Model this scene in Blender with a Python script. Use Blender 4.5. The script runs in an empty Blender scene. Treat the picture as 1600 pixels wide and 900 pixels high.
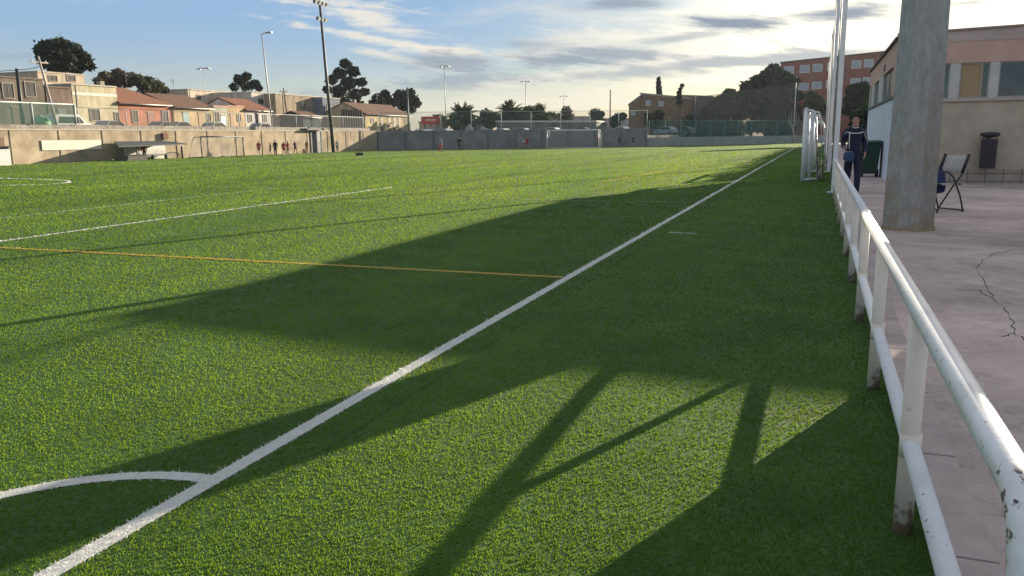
import bpy, bmesh, math, random
import numpy as np
from mathutils import Vector, Matrix
R = math.radians
rnd = random.Random(7)
SC = bpy.context.scene
COL = SC.collection

# ------------------------------------------------------------------ camera
F, H = 1245.0, 1.64                      # focal length in photo pixels (1600 wide), eye height
VP, ROLL = (1282.0, 208.0), 0.7          # vanishing point of the touchline, roll in degrees
_y = Vector((VP[0]-800, VP[1]-450, F)).normalized()
_hd = Vector((math.cos(R(ROLL)), -math.sin(R(ROLL)), 0))
_up = _y.cross(_hd).normalized()
if _up.y > 0: _up = -_up
_x = _y.cross(_up)
if _x.x < 0: _x = -_x
def c2w(v): return Vector((_x.dot(v), _y.dot(v), _up.dot(v)))
def ray(px, py): return c2w(Vector((px-800, py-450, F)))
EYE = Vector((0, 0, H))
def onX(px, py, X): d = ray(px, py); return EYE + d*(X/d.x)
def onY(px, py, Y): d = ray(px, py); return EYE + d*(Y/d.y)
def onZ(px, py, Z=0): d = ray(px, py); return EYE + d*((Z-H)/d.z)
cd = bpy.data.cameras.new('camera'); cam = bpy.data.objects.new('camera', cd); COL.objects.link(cam)
cr, cdn, cf = c2w(Vector((1,0,0))), c2w(Vector((0,1,0))), c2w(Vector((0,0,1)))
M = Matrix((cr, -cdn, -cf)).transposed().to_4x4(); M.translation = EYE
cam.matrix_world = M
cd.sensor_width = 36; cd.lens = 36*F/1600; cd.clip_start = 0.05; cd.clip_end = 5000
SC.camera = cam

# ------------------------------------------------------------------ light
SUN_AZ, SUN_EL = 21.3, 11.2              # from the touchline direction towards +X; elevation
SUNDIR = Vector((math.sin(R(SUN_AZ))*math.cos(R(SUN_EL)), math.cos(R(SUN_AZ))*math.cos(R(SUN_EL)), math.sin(R(SUN_EL))))
sd = bpy.data.lights.new('sun', 'SUN'); sd.energy = 5.0; sd.angle = R(0.32); sd.color = (1.0, 0.86, 0.66)
sun = bpy.data.objects.new('sun', sd); COL.objects.link(sun)
sun.rotation_euler = SUNDIR.to_track_quat('Z', 'Y').to_euler()
sun.location = (10, 30, 40)
SC.view_settings.view_transform = 'Standard'; SC.view_settings.look = 'None'
SC.view_settings.gamma = 1.0; SC.view_settings.use_curve_mapping = False
SC.view_settings.exposure = 1.5

W = bpy.data.worlds.new('World'); SC.world = W; W.use_nodes = True
SKY_STRENGTH = 0.05
def build_sky():
    nt = W.node_tree; N = nt.nodes; L = nt.links; N.clear()
    def math_(op, a, b=None, c=None, clamp=False):
        n = N.new('ShaderNodeMath'); n.operation = op; n.use_clamp = clamp
        for i, v in enumerate((a, b, c)):
            if v is None: continue
            if isinstance(v, (int, float)): n.inputs[i].default_value = v
            else: L.new(v, n.inputs[i])
        return n.outputs[0]
    out = N.new('ShaderNodeOutputWorld'); bg = N.new('ShaderNodeBackground'); bg.inputs[1].default_value = SKY_STRENGTH
    L.new(bg.outputs[0], out.inputs[0])
    sky = N.new('ShaderNodeTexSky'); sky.sky_type = 'NISHITA'; sky.sun_disc = False
    sky.sun_elevation = R(SUN_EL); sky.sun_rotation = R(SUN_AZ)
    sky.air_density = 1.0; sky.dust_density = 1.2; sky.ozone_density = 1.5
    tc = N.new('ShaderNodeTexCoord'); sep = N.new('ShaderNodeSeparateXYZ'); L.new(tc.outputs['Generated'], sep.inputs[0])
    dx, dy, dz = sep.outputs
    fwd = math_('GREATER_THAN', dy, 0.12)
    dyc = math_('MAXIMUM', dy, 0.12)
    a = math_('DIVIDE', dx, dyc); b = math_('DIVIDE', dz, dyc)
    # cloud-plane coordinates
    dzc = math_('ADD', math_('MAXIMUM', dz, 0.0), 0.10)
    u = math_('DIVIDE', dx, dzc); v = math_('DIVIDE', dy, dzc)
    def noise(x, y, sx, sy, detail=6, rough=.6, seed=0.0):
        c = N.new('ShaderNodeCombineXYZ'); L.new(math_('MULTIPLY', x, sx), c.inputs[0]); L.new(math_('MULTIPLY', y, sy), c.inputs[1]); c.inputs[2].default_value = seed
        n = N.new('ShaderNodeTexNoise'); n.inputs['Scale'].default_value = 1; n.inputs['Detail'].default_value = detail; n.inputs['Roughness'].default_value = rough
        n.inputs['Distortion'].default_value = 0.4
        L.new(c.outputs[0], n.inputs['Vector']); return n.outputs[0]
    def ramp(x, lo, hi):
        n = N.new('ShaderNodeMapRange'); n.interpolation_type = 'SMOOTHSTEP'
        n.inputs[1].default_value = lo; n.inputs[2].default_value = hi; L.new(x, n.inputs[0]); return n.outputs[0]
    def mix(f, c1, c2):
        n = N.new('ShaderNodeMix'); n.data_type = 'RGBA'
        L.new(f, n.inputs[0])
        for i, c in ((6, c1), (7, c2)):
            if isinstance(c, tuple): n.inputs[i].default_value = (*c, 1)
            else: L.new(c, n.inputs[i])
        return n.outputs[2]
    w1 = math_('SUBTRACT', noise(a, b, 7, 16, 7, .62, 1.3), .5)
    w2 = math_('SUBTRACT', noise(math_('ADD', a, math_('MULTIPLY', b, 1.5)), math_('ADD', b, math_('MULTIPLY', a, .10)), 13, 85, 7, .68, 4.1), .5)
    def blob(px, py, sx, sy, tilt, k=1.0, wamp=1.0):
        d = ray(px, py); a0, b0 = d.x/d.y, d.z/d.y
        ca, sa = math.cos(R(tilt)), math.sin(R(tilt))
        da = math_('SUBTRACT', a, a0); db = math_('SUBTRACT', b, b0)
        p = math_('ADD', math_('MULTIPLY', da, ca), math_('MULTIPLY', db, sa))
        q = math_('SUBTRACT', math_('MULTIPLY', db, ca), math_('MULTIPLY', da, sa))
        # one photo pixel is about 1/F in these units (larger towards the left)
        s = (1 + a0*a0)**.5/ F * 1.05
        p = math_('DIVIDE', p, sx*s*(1+a0*a0)**.5); q = math_('DIVIDE', q, sy*s)
        r = math_('SQRT', math_('ADD', math_('MULTIPLY', p, p), math_('MULTIPLY', q, q)))
        t = math_('SUBTRACT', 1.15, r)
        t = math_('ADD', t, math_('MULTIPLY', w1, 2.6*wamp)); t = math_('ADD', t, math_('MULTIPLY', w2, 3.0*wamp))
        return math_('MULTIPLY', math_('MULTIPLY', ramp(t, 0.0, 1.0), fwd), k)
    def union(ms):
        o = ms[0]
        for m in ms[1:]: o = math_('MAXIMUM', o, m)
        return o
    base = sky.outputs[0]
    # slightly milky sky near the horizon
    hz = ramp(dz, 0.30, -0.02)
    base = mix(math_('MULTIPLY', hz, .55), base, SKY_MILK)
    away = ramp(math_('ADD', math_('MULTIPLY', dx, .38), math_('MULTIPLY', dy, .92)), .98, .62)
    base = mix(math_('MULTIPLY', math_('MULTIPLY', ramp(dz, .012, .15), away), .9), base, SKY_BLUE)
    # thin high cirrus everywhere, more towards the sun
    cir = ramp(noise(u, v, .55, 1.5, 8, .62, 2.2), .50, .78)
    sunside = ramp(math_('ADD', math_('MULTIPLY', dx, .55), math_('MULTIPLY', dy, .83)), .35, .95)
    base = mix(math_('MULTIPLY', cir, math_('MULTIPLY_ADD', sunside, .5, .18)), base, CL_BRIGHT)
    over = math_('MULTIPLY', ramp(dz, .22, .5), math_('MULTIPLY_ADD', ramp(noise(u, v, .9, 1.1, 6, .6, 7.7), .3, .62), .6, .4))  # unseen cloud sheet overhead, added to brighten the fill light
    base = mix(over, base, CL_OVER_FILL)
    bright = union([blob(560, 22, 110, 26, -8, .85), blob(615, 50, 90, 16, -12, .7), blob(560, 55, 120, 9, -12, .8), blob(690, 78, 190, 13, -8, .95), blob(610, 88, 110, 8, -14, .7), blob(820, 90, 170, 9, 4, .7),
                    blob(860, 122, 170, 12, 3, .7), blob(950, 60, 190, 24, 4, .65), blob(1090, 82, 200, 26, 5, .7),
                    blob(840, 160, 300, 16, 0, .55), blob(1130, 120, 160, 12, 2, .6), blob(980, 30, 200, 20, -8, .4)])
    glow = union([blob(1330, 40, 330, 95, 0, .95, .5), blob(1560, 20, 260, 120, 0, 1.0, .4), blob(1180, 70, 220, 30, 0, .8)])
    dark = union([blob(900, 92, 190, 18, 1, .85), blob(735, 98, 150, 18, -4, .8), blob(1000, 112, 180, 12, 2, .65), blob(700, 128, 190, 14, 2, .65),
                  blob(1150, 36, 98, 14, -5, 1.0, .7), blob(1050, 62, 75, 9, 4, .65), blob(1318, 20, 82, 14, 2, .95, .7), blob(975, 6, 90, 12, -3, .8, .8),
                  blob(1160, 96, 220, 11, 2, .75), blob(1330, 84, 130, 7, 2, .55), blob(1520, 3, 50, 6, 0, .6), blob(820, 70, 80, 8, -4, .5),
                  blob(5, 90, 60, 5, 0, .3)])
    base = mix(bright, base, CL_BRIGHT)
    base = mix(glow, base, CL_GLOW)
    base = mix(dark, base, CL_DARK)
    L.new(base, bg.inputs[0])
SKY_MILK = (4.4, 4.8, 4.5)
SKY_BLUE = (2.1, 3.4, 5.2)
CL_BRIGHT = (6.4, 6.0, 5.2)
CL_GLOW = (9.5, 8.9, 7.4)
CL_DARK = (2.05, 2.5, 3.1)
CL_OVER_FILL = (4.3, 4.3, 4.5)
build_sky()

# ------------------------------------------------------------------ helpers
MATS = {}
def mat(name, col, rough=.8, var=.25, scale=3.0, bump=0.0, bscale=40.0, metal=0.0, col2=None, transl=0.0, island=0.0, spec=.3, stretch=(1,1,1), alpha=1.0):
    if name in MATS: return MATS[name]
    m = bpy.data.materials.new(name); m.use_nodes = True; MATS[name] = m
    nt = m.node_tree; N = nt.nodes; L = nt.links
    p = N['Principled BSDF']; out = N['Material Output']
    p.inputs['Roughness'].default_value = rough; p.inputs['Metallic'].default_value = metal
    p.inputs['Specular IOR Level'].default_value = spec
    tc = N.new('ShaderNodeTexCoord'); mp = N.new('ShaderNodeMapping'); L.new(tc.outputs['Object'], mp.inputs[0]); mp.inputs['Scale'].default_value = stretch
    nz = N.new('ShaderNodeTexNoise'); nz.inputs['Scale'].default_value = scale; nz.inputs['Detail'].default_value = 7; nz.inputs['Roughness'].default_value = .65
    L.new(mp.outputs[0], nz.inputs['Vector'])
    mr = N.new('ShaderNodeMapRange'); mr.inputs[1].default_value = .3; mr.inputs[2].default_value = .7; L.new(nz.outputs[0], mr.inputs[0])
    mx = N.new('ShaderNodeMix'); mx.data_type = 'RGBA'; L.new(mr.outputs[0], mx.inputs[0])
    lo = tuple(c*(1-var) for c in col); hi = col2 if col2 else tuple(min(1, c*(1+var)) for c in col)
    mx.inputs[6].default_value = (*lo, 1); mx.inputs[7].default_value = (*hi, 1)
    c = mx.outputs[2]
    if island:
        g = N.new('ShaderNodeNewGeometry'); hs = N.new('ShaderNodeHueSaturation')
        mm = N.new('ShaderNodeMapRange'); mm.inputs[3].default_value = 1-island; mm.inputs[4].default_value = 1+island
        L.new(g.outputs['Random Per Island'], mm.inputs[0]); L.new(mm.outputs[0], hs.inputs['Value']); L.new(c, hs.inputs['Color']); c = hs.outputs[0]
    L.new(c, p.inputs['Base Color'])
    if bump:
        bn = N.new('ShaderNodeTexNoise'); bn.inputs['Scale'].default_value = bscale; bn.inputs['Detail'].default_value = 5
        L.new(mp.outputs[0], bn.inputs['Vector'])
        bp = N.new('ShaderNodeBump'); bp.inputs['Strength'].default_value = bump; bp.inputs['Distance'].default_value = .02
        L.new(bn.outputs[0], bp.inputs['Height']); L.new(bp.outputs[0], p.inputs['Normal'])
    sh = p.outputs[0]
    if transl:
        t = N.new('ShaderNodeBsdfTranslucent'); L.new(c, t.inputs[0])
        ms = N.new('ShaderNodeMixShader'); ms.inputs[0].default_value = transl
        L.new(sh, ms.inputs[1]); L.new(t.outputs[0], ms.inputs[2]); sh = ms.outputs[0]
    if alpha < 1:
        t = N.new('ShaderNodeBsdfTransparent'); ms = N.new('ShaderNodeMixShader'); ms.inputs[0].default_value = alpha
        L.new(t.outputs[0], ms.inputs[1]); L.new(sh, ms.inputs[2]); sh = ms.outputs[0]
    L.new(sh, out.inputs[0])
    return m

def link(name, me, m, parent=None, smooth=False):
    o = bpy.data.objects.new(name, me); COL.objects.link(o)
    for mm in (m if isinstance(m, (list, tuple)) else [m]): me.materials.append(mm)
    if smooth:
        for p in me.polygons: p.use_smooth = True
    if parent is not None: o.parent = parent
    return o
class MB:
    """collects boxes, prisms and tubes for ONE mesh"""
    def __init__(s): s.bm = bmesh.new()
    def box(s, x0, x1, y0, y1, z0, z1, mi=0):
        vs = [s.bm.verts.new(c) for c in ((x0,y0,z0),(x1,y0,z0),(x1,y1,z0),(x0,y1,z0),(x0,y0,z1),(x1,y0,z1),(x1,y1,z1),(x0,y1,z1))]
        for f in ((3,2,1,0),(4,5,6,7),(0,1,5,4),(1,2,6,5),(2,3,7,6),(3,0,4,7)):
            q = s.bm.faces.new([vs[i] for i in f]); q.material_index = mi
        return s
    def prism(s, base, d, mi=0):
        d = Vector(d); a = [s.bm.verts.new(Vector(p)) for p in base]; b = [s.bm.verts.new(Vector(p)+d) for p in base]; n = len(a)
        fs = [s.bm.faces.new(a[::-1]), s.bm.faces.new(b)] + [s.bm.faces.new((a[i], a[(i+1)%n], b[(i+1)%n], b[i])) for i in range(n)]
        for f in fs: f.material_index = mi
        return s
    def tube(s, pts, r, n=10, mi=0, cap=True, smooth=True):
        pts = [Vector(p) for p in pts]; rs = r if isinstance(r, (list, tuple)) else [r]*len(pts)
        rings = []
        ref = None
        for i, p in enumerate(pts):
            t = ((pts[min(i+1, len(pts)-1)] - pts[max(i-1, 0)])).normalized()
            if ref is None: ref = Vector((0,0,1)) if abs(t.z) < .9 else Vector((1,0,0))
            u = t.cross(ref).normalized(); v = t.cross(u)
            rings.append([s.bm.verts.new(p + (u*math.cos(2*math.pi*k/n) + v*math.sin(2*math.pi*k/n))*rs[i]) for k in range(n)])
        for a, b in zip(rings, rings[1:]):
            for k in range(n):
                f = s.bm.faces.new((a[k], a[(k+1)%n], b[(k+1)%n], b[k])); f.material_index = mi; f.smooth = smooth
        if cap:
            s.bm.faces.new(rings[0][::-1]).material_index = mi; s.bm.faces.new(rings[-1]).material_index = mi
        return s
    def lathe(s, prof, n=20, c=(0,0,0), mi=0):
        rings = [[s.bm.verts.new((c[0]+r*math.cos(2*math.pi*k/n), c[1]+r*math.sin(2*math.pi*k/n), c[2]+z)) for k in range(n)] for r, z in prof]
        for a, b in zip(rings, rings[1:]):
            for k in range(n):
                f = s.bm.faces.new((a[k], a[(k+1)%n], b[(k+1)%n], b[k])); f.smooth = True; f.material_index = mi
        s.bm.faces.new(rings[0][::-1]); s.bm.faces.new(rings[-1])
        return s
    def quad(s, *p, mi=0):
        f = s.bm.faces.new([s.bm.verts.new(Vector(q)) for q in p]); f.material_index = mi; return s
    def build(s, name, m, parent=None, bevel=0, seg=2):
        bmesh.ops.recalc_face_normals(s.bm, faces=s.bm.faces[:])
        if bevel:
            bmesh.ops.bevel(s.bm, geom=[e for e in s.bm.edges], offset=bevel, segments=seg, affect='EDGES', clamp_overlap=True)
        me = bpy.data.meshes.new(name); s.bm.to_mesh(me); s.bm.free()
        return link(name, me, m, parent)
def tag(o, label, cat, group=None):
    o['label'] = label; o['category'] = cat
    if group: o['group'] = group
    return o
def thing(name, label, cat, loc=(0,0,0), rz=0, group=None):
    o = bpy.data.objects.new(name, None); COL.objects.link(o); o.location = loc; o.rotation_euler = (0,0,rz); o.empty_display_size = .2
    return tag(o, label, cat, group)
def struct(o): o['kind'] = 'structure'; return o
def stuff(o): o['kind'] = 'stuff'; return o
def dup(root, loc, rz=0, label=None, scale=None):
    r = root.copy(); COL.objects.link(r); r.location = loc; r.rotation_euler = (0,0,rz)
    if label: r['label'] = label
    if scale: r.scale = scale
    def rec(src, dst):
        for ch in [c for c in bpy.data.objects if c.parent == src]:
            k = ch.copy(); COL.objects.link(k); k.parent = dst; rec(ch, k)
    rec(root, r)
    return r

# materials
TURF_BASE = mat('turf_base', (.042, .095, .018), .9, .3, 1.2, .6, 120)
def concrete_material():
    m = mat('concrete', (.395, .312, .29), .85, .12, .8, .35, 60, col2=(.475, .385, .36))
    nt = m.node_tree; N = nt.nodes; L = nt.links; p = N['Principled BSDF']; src = p.inputs['Base Color'].links[0].from_socket
    tc = N.new('ShaderNodeTexCoord')
    for sc, lo, hi, dk in ((.35, .40, .62, .72), (2.6, .48, .66, .80), (14, .55, .70, .72), (70, .60, .72, .62)):
        n = N.new('ShaderNodeTexNoise'); n.inputs['Scale'].default_value = sc; n.inputs['Detail'].default_value = 8; n.inputs['Roughness'].default_value = .68; L.new(tc.outputs['Object'], n.inputs['Vector'])
        r = N.new('ShaderNodeMapRange'); r.inputs[1].default_value = lo; r.inputs[2].default_value = hi; r.inputs[3].default_value = 1.06; r.inputs[4].default_value = dk; L.new(n.outputs[0], r.inputs[0])
        h = N.new('ShaderNodeHueSaturation'); L.new(r.outputs[0], h.inputs['Value']); L.new(src, h.inputs['Color']); src = h.outputs[0]
    L.new(src, p.inputs['Base Color']); return m
CONC = concrete_material()
CONC_B = None
KERB = mat('kerb_concrete', (.385, .318, .30), .9, .2, 4, .3, 50)
WHITE = mat('white_paint', (.74, .74, .75), .38, .08, 6, .05, 60, spec=.5)
CREAM = mat('cream_paint', (.74, .66, .56), .5, .08, 6, .05, 60, spec=.4)
def foot_rust(m):
    nt = m.node_tree; N = nt.nodes; L = nt.links; p = N['Principled BSDF']; src = p.inputs['Base Color'].links[0].from_socket
    tc = N.new('ShaderNodeTexCoord'); sp = N.new('ShaderNodeSeparateXYZ'); L.new(tc.outputs['Object'], sp.inputs[0])
    n = N.new('ShaderNodeTexNoise'); n.inputs['Scale'].default_value = 22; n.inputs['Detail'].default_value = 6; L.new(tc.outputs['Object'], n.inputs['Vector'])
    a = N.new('ShaderNodeMapRange'); a.inputs[1].default_value = .20; a.inputs[2].default_value = 0; a.inputs[4].default_value = .36; L.new(sp.outputs[2], a.inputs[0])
    s_ = N.new('ShaderNodeMath'); s_.operation = 'ADD'; L.new(n.outputs[0], s_.inputs[0]); L.new(a.outputs[0], s_.inputs[1])
    r = N.new('ShaderNodeMapRange'); r.inputs[1].default_value = .66; r.inputs[2].default_value = .84; r.inputs[4].default_value = .85; L.new(s_.outputs[0], r.inputs[0])
    x = N.new('ShaderNodeMix'); x.data_type = 'RGBA'; L.new(r.outputs[0], x.inputs[0]); L.new(src, x.inputs[6]); x.inputs[7].default_value = (.22, .14, .08, 1); L.new(x.outputs[2], p.inputs['Base Color'])
foot_rust(CREAM)
CHIP = mat('bare_steel', (.10, .11, .13), .5, .3, 30, metal=.4)
GALV = mat('galvanised_steel', (.33, .34, .335), .5, .18, 22, .08, 90, metal=.35, col2=(.46, .45, .42))
RUST = mat('rusty_steel', (.30, .23, .15), .8, .35, 14, .2, 60, metal=.1)
BLACK = mat('black_paint', (.02, .02, .022), .5, .2)
DARKSTEEL = mat('dark_steel', (.07, .075, .08), .5, .2, metal=.3)
GLASS = mat('window_glass', (.035, .05, .06), .12, .3, 1.5, spec=.6)

# ------------------------------------------------------------------ setting
LW = -58.3                                            # face of the left retaining wall
ZC = 0.15                                             # pavement beside the pitch
XK = 0.53                                             # kerb edge
EW = [(LW, 100.0), (-24.0, 119.0), (-3.0, 150.0)]     # line of the far walls
struct(MB().quad((-1500,-600,-.06),(1500,-600,-.06),(1500,2500,-.06),(-1500,2500,-.06)).build('ground', mat('dry_earth', (.16,.13,.09), .95, .3, .3)))
bm = MB(); bm.quad((LW-.3,-12,0),(XK+.01,-12,0),(XK+.01,151,0),(-3,151,0),(-24,120,0),(LW-.3,101,0))
struct(bm.build('pitch', TURF_BASE))
bm = MB(); bm.box(XK+.14, 60, -12, 130, -.05, ZC); struct(bm.build('pavement', None or CONC))
bm = MB()
y = -12.0
while y < 130:
    bm.box(XK, XK+.14, y, y+.985, -.05, ZC+.004); y += 1.0
struct(bm.build('kerb', KERB))
def cracks():
    b = MB(); rg = random.Random(4); z = ZC+.003
    for path in ([(1600,388),(1560,394),(1536,405),(1524,420),(1540,446),(1556,470),(1578,492),(1586,520),(1600,531)], [(1586,520),(1566,526)], [(1470,742),(1480,752),(1484,764)], [(1500,455),(1530,452),(1556,470)]):
        P = [onZ(x, y, z) for x, y in path]; Q = []
        for p, q in zip(P, P[1:]):
            for k in range(5): Q.append(p.lerp(q, k/5)+Vector((rg.uniform(-.02,.02), rg.uniform(-.03,.03), 0)))
        Q.append(P[-1])
        for p, q in zip(Q, Q[1:]):
            d = (q-p).normalized(); n = Vector((-d.y, d.x, 0))*rg.uniform(.0015, .0055); b.quad(p-n, q-n, q+n, p+n)
    o = struct(b.build('pavement_cracks', mat('crack_dirt', (.06,.05,.045), .95)))
cracks()
# raised street behind the left wall, and the lot behind the far walls
bm = MB(); bm.prism([(LW-.7,-60,-1),(LW-.7,-60,2.45),(-61.5,-60,2.4),(-80,-60,2.4),(-600,-60,4.5),(-600,-60,-1)], (0, 900, 0))
struct(bm.build('street', mat('asphalt', (.09,.085,.08), .9, .25, .8)))
bm = MB(); bm.prism([(LW-.6,101.2,-1),(-24,120.2,-1),(-3,151.2,-1),(14,170,-1),(60,900,-1),(LW-.6,900,-1)], (0,0,1.65))
struct(bm.build('car_park', mat('gravel_lot', (.15,.14,.12), .95, .3, .6)))

# ---- turf blades
def dens_blades(x, y, w, h, rng, lean=.55, yawbias=None):
    n = len(x); yaw = rng.uniform(0, 2*np.pi, n)
    bx, by = np.cos(yaw)*w*.5, np.sin(yaw)*w*.5
    lx = rng.normal(0, lean, n)*h; ly = rng.normal(0, lean, n)*h
    zt = h*rng.uniform(.55, 1.0, n)
    V = np.empty((n, 3, 3), np.float32)
    V[:,0] = np.c_[x-bx, y-by, np.full(n, -.004)]; V[:,1] = np.c_[x+bx, y+by, np.full(n, -.004)]; V[:,2] = np.c_[x+lx, y+ly, zt]
    return V.reshape(-1, 3)
def tri_mesh(name, V):
    me = bpy.data.meshes.new(name); n = len(V)//3
    me.vertices.add(n*3); me.vertices.foreach_set('co', V.astype(np.float32).ravel())
    me.loops.add(n*3); me.loops.foreach_set('vertex_index', np.arange(n*3, dtype=np.int32))
    me.polygons.add(n); me.polygons.foreach_set('loop_start', np.arange(0, n*3, 3, dtype=np.int32))
    me.update(); me.validate(); return me
def in_pitch(x, y):
    ok = (x < XK-.005) & (x > LW+.02)
    ye = np.where(x < -24, 100+(x-LW)*(19/(-24-LW)), 119+(x+24)*(31/21.))
    return ok & (y < ye-.1) & (y > -11)
LINES = []                                            # (name, polyline, half width, material key)
TX = -2.69
arc = [(TX-1.0*math.sin(t), 1.84+1.06*math.cos(t)) for t in np.linspace(0, math.pi/2, 20)]
LINES.append(('touchline', [(TX, 1.84), (TX, 110)], .054, 'w'))
LINES.append(('goal_line', [(TX, 1.84), (LW+3, 1.84)], .054, 'w'))
LINES.append(('corner_arc', arc, .050, 'w'))
LINES.append(('seven_a_side_touchline', [(TX-.06, 8.87), (LW+3, 8.87)], .052, 'y'))
LINES.append(('seven_a_side_area_line', [(-2.9, 19.9), (-14, 19.9)], .05, 'p'))
LINES.append(('seven_a_side_goal_area_line', [(-7.3, 28), (-6.6, 38)], .05, 'y'))
LINES.append(('penalty_area_line', [(-12.6, 1.9), (-13.5, 24)], .055, 'w'))
LINES.append(('faded_penalty_line', [(-16.6, 8), (-17.4, 23)], .05, 'q'))
LINES.append(('penalty_arc', [(-50, 22.6), (-30.2, 22.3), (-28.9, 22.9), (-28.5, 23.6), (-28.9, 24.5), (-30.2, 25.6), (-33.3, 26.6), (-36, 26.9), (-44, 27.4)], .07, 'w'))
LINES.append(('faded_cross_line', [(-27, 22.9), (-16, 22.9)], .05, 'p'))
LINES.append(('technical_area_dash', [(-2.32, 13.6), (-1.86, 13.6)], .03, 'w'))
def blade_mat(name, c1, c2, tr, val=.35, sheen=.35, rough=.5, tint=None):
    m = bpy.data.materials.new(name); m.use_nodes = True; nt = m.node_tree; N = nt.nodes; L = nt.links
    p = N['Principled BSDF']; out = N['Material Output']; p.inputs['Roughness'].default_value = rough; p.inputs['Specular IOR Level'].default_value = sheen
    g = N.new('ShaderNodeNewGeometry'); tc = N.new('ShaderNodeTexCoord')
    nz = N.new('ShaderNodeTexNoise'); nz.inputs['Scale'].default_value = .22; nz.inputs['Detail'].default_value = 6; nz.inputs['Roughness'].default_value = .6
    mp = N.new('ShaderNodeMapping'); mp.inputs['Scale'].default_value = (1, .35, 1); L.new(tc.outputs['Object'], mp.inputs[0]); L.new(mp.outputs[0], nz.inputs['Vector'])
    ad = N.new('ShaderNodeMath'); ad.operation = 'MULTIPLY_ADD'; L.new(g.outputs['Random Per Island'], ad.inputs[0]); ad.inputs[1].default_value = val
    mr = N.new('ShaderNodeMapRange'); mr.inputs[1].default_value = .3; mr.inputs[2].default_value = .7; mr.inputs[4].default_value = 1-val; L.new(nz.outputs[0], mr.inputs[0])
    L.new(mr.outputs[0], ad.inputs[2])
    mx = N.new('ShaderNodeMix'); mx.data_type = 'RGBA'; L.new(ad.outputs[0], mx.inputs[0]); mx.inputs[6].default_value = (*c1, 1); mx.inputs[7].default_value = (*c2, 1)
    c = mx.outputs[2]
    L.new(c, p.inputs['Base Color'])
    if tint:                                              # lanes: rolls of turf laid along the pitch, each a little different
        m2 = N.new('ShaderNodeMapping'); m2.inputs['Scale'].default_value = (.55, .012, 0); L.new(tc.outputs['Object'], m2.inputs[0])
        n2 = N.new('ShaderNodeTexNoise'); n2.inputs['Scale'].default_value = 1; n2.inputs['Detail'].default_value = 3; L.new(m2.outputs[0], n2.inputs['Vector'])
        r2 = N.new('ShaderNodeMapRange'); r2.inputs[1].default_value = .35; r2.inputs[2].default_value = .65; r2.inputs[3].default_value = .80; r2.inputs[4].default_value = 1.14; L.new(n2.outputs[0], r2.inputs[0])
        n3 = N.new('ShaderNodeTexNoise'); n3.inputs['Scale'].default_value = 1.7; n3.inputs['Detail'].default_value = 5; L.new(tc.outputs['Object'], n3.inputs['Vector'])
        r3 = N.new('ShaderNodeMapRange'); r3.inputs[1].default_value = .3; r3.inputs[2].default_value = .7; r3.inputs[3].default_value = .84; r3.inputs[4].default_value = 1.12; L.new(n3.outputs[0], r3.inputs[0])
        mm = N.new('ShaderNodeMath'); mm.operation = 'MULTIPLY'; L.new(r2.outputs[0], mm.inputs[0]); L.new(r3.outputs[0], mm.inputs[1])
        # seams between the glued rolls, and the pile leaning the other way on every second roll
        sx = N.new('ShaderNodeSeparateXYZ'); L.new(tc.outputs['Object'], sx.inputs[0])
        def mth(op, a, b):
            q = N.new('ShaderNodeMath'); q.operation = op
            for i, v in enumerate((a, b)):
                if isinstance(v, (int, float)): q.inputs[i].default_value = v
                else: L.new(v, q.inputs[i])
            return q.outputs[0]
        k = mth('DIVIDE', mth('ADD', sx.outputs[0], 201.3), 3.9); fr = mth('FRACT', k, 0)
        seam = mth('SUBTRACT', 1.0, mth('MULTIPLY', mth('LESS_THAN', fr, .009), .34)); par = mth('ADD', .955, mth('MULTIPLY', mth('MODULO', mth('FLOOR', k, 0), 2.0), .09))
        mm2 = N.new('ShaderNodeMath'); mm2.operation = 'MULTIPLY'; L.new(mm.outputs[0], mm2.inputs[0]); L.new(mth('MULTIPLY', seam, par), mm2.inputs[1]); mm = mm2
        hs = N.new('ShaderNodeHueSaturation'); L.new(mm.outputs[0], hs.inputs['Value']); L.new(c, hs.inputs['Color']); c = hs.outputs[0]
        L.new(c, p.inputs['Base Color'])
    t = N.new('ShaderNodeBsdfTranslucent'); L.new(c, t.inputs[0])
    if tint:
        mt = N.new('ShaderNodeMix'); mt.data_type = 'RGBA'; mt.blend_type = 'MULTIPLY'; mt.inputs[0].default_value = 1; L.new(c, mt.inputs[6]); mt.inputs[7].default_value = (*tint, 1); mt.clamp_result = False
        L.new(mt.outputs[2], t.inputs[0])
    ms = N.new('ShaderNodeMixShader'); ms.inputs[0].default_value = tr; L.new(p.outputs[0], ms.inputs[1]); L.new(t.outputs[0], ms.inputs[2]); L.new(ms.outputs[0], out.inputs[0])
    return m
GREEN_B = blade_mat('turf_green', (.045, .125, .020), (.150, .268, .034), .60, .22, .10, rough=.6, tint=(1.48, 1.15, .52))
LINE_M = {'w': blade_mat('line_white', (.60, .60, .56), (.78, .78, .74), .3, .4), 'y': blade_mat('line_yellow', (.42, .30, .04), (.62, .44, .06), .35, .4),
          'q': blade_mat('line_half_faded', (.30, .34, .20), (.48, .50, .36), .35, .5),
          'p': blade_mat('line_faded', (.14, .20, .07), (.34, .36, .20), .35, .6)}
def seg_dist(x, y, pl):
    d = np.full(len(x), 1e9, np.float32)
    for (x0, y0), (x1, y1) in zip(pl, pl[1:]):
        vx, vy = x1-x0, y1-y0; L2 = vx*vx+vy*vy
        t = np.clip(((x-x0)*vx+(y-y0)*vy)/L2, 0, 1)
        d = np.minimum(d, np.hypot(x-(x0+t*vx), y-(y0+t*vy)))
    return d
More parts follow.
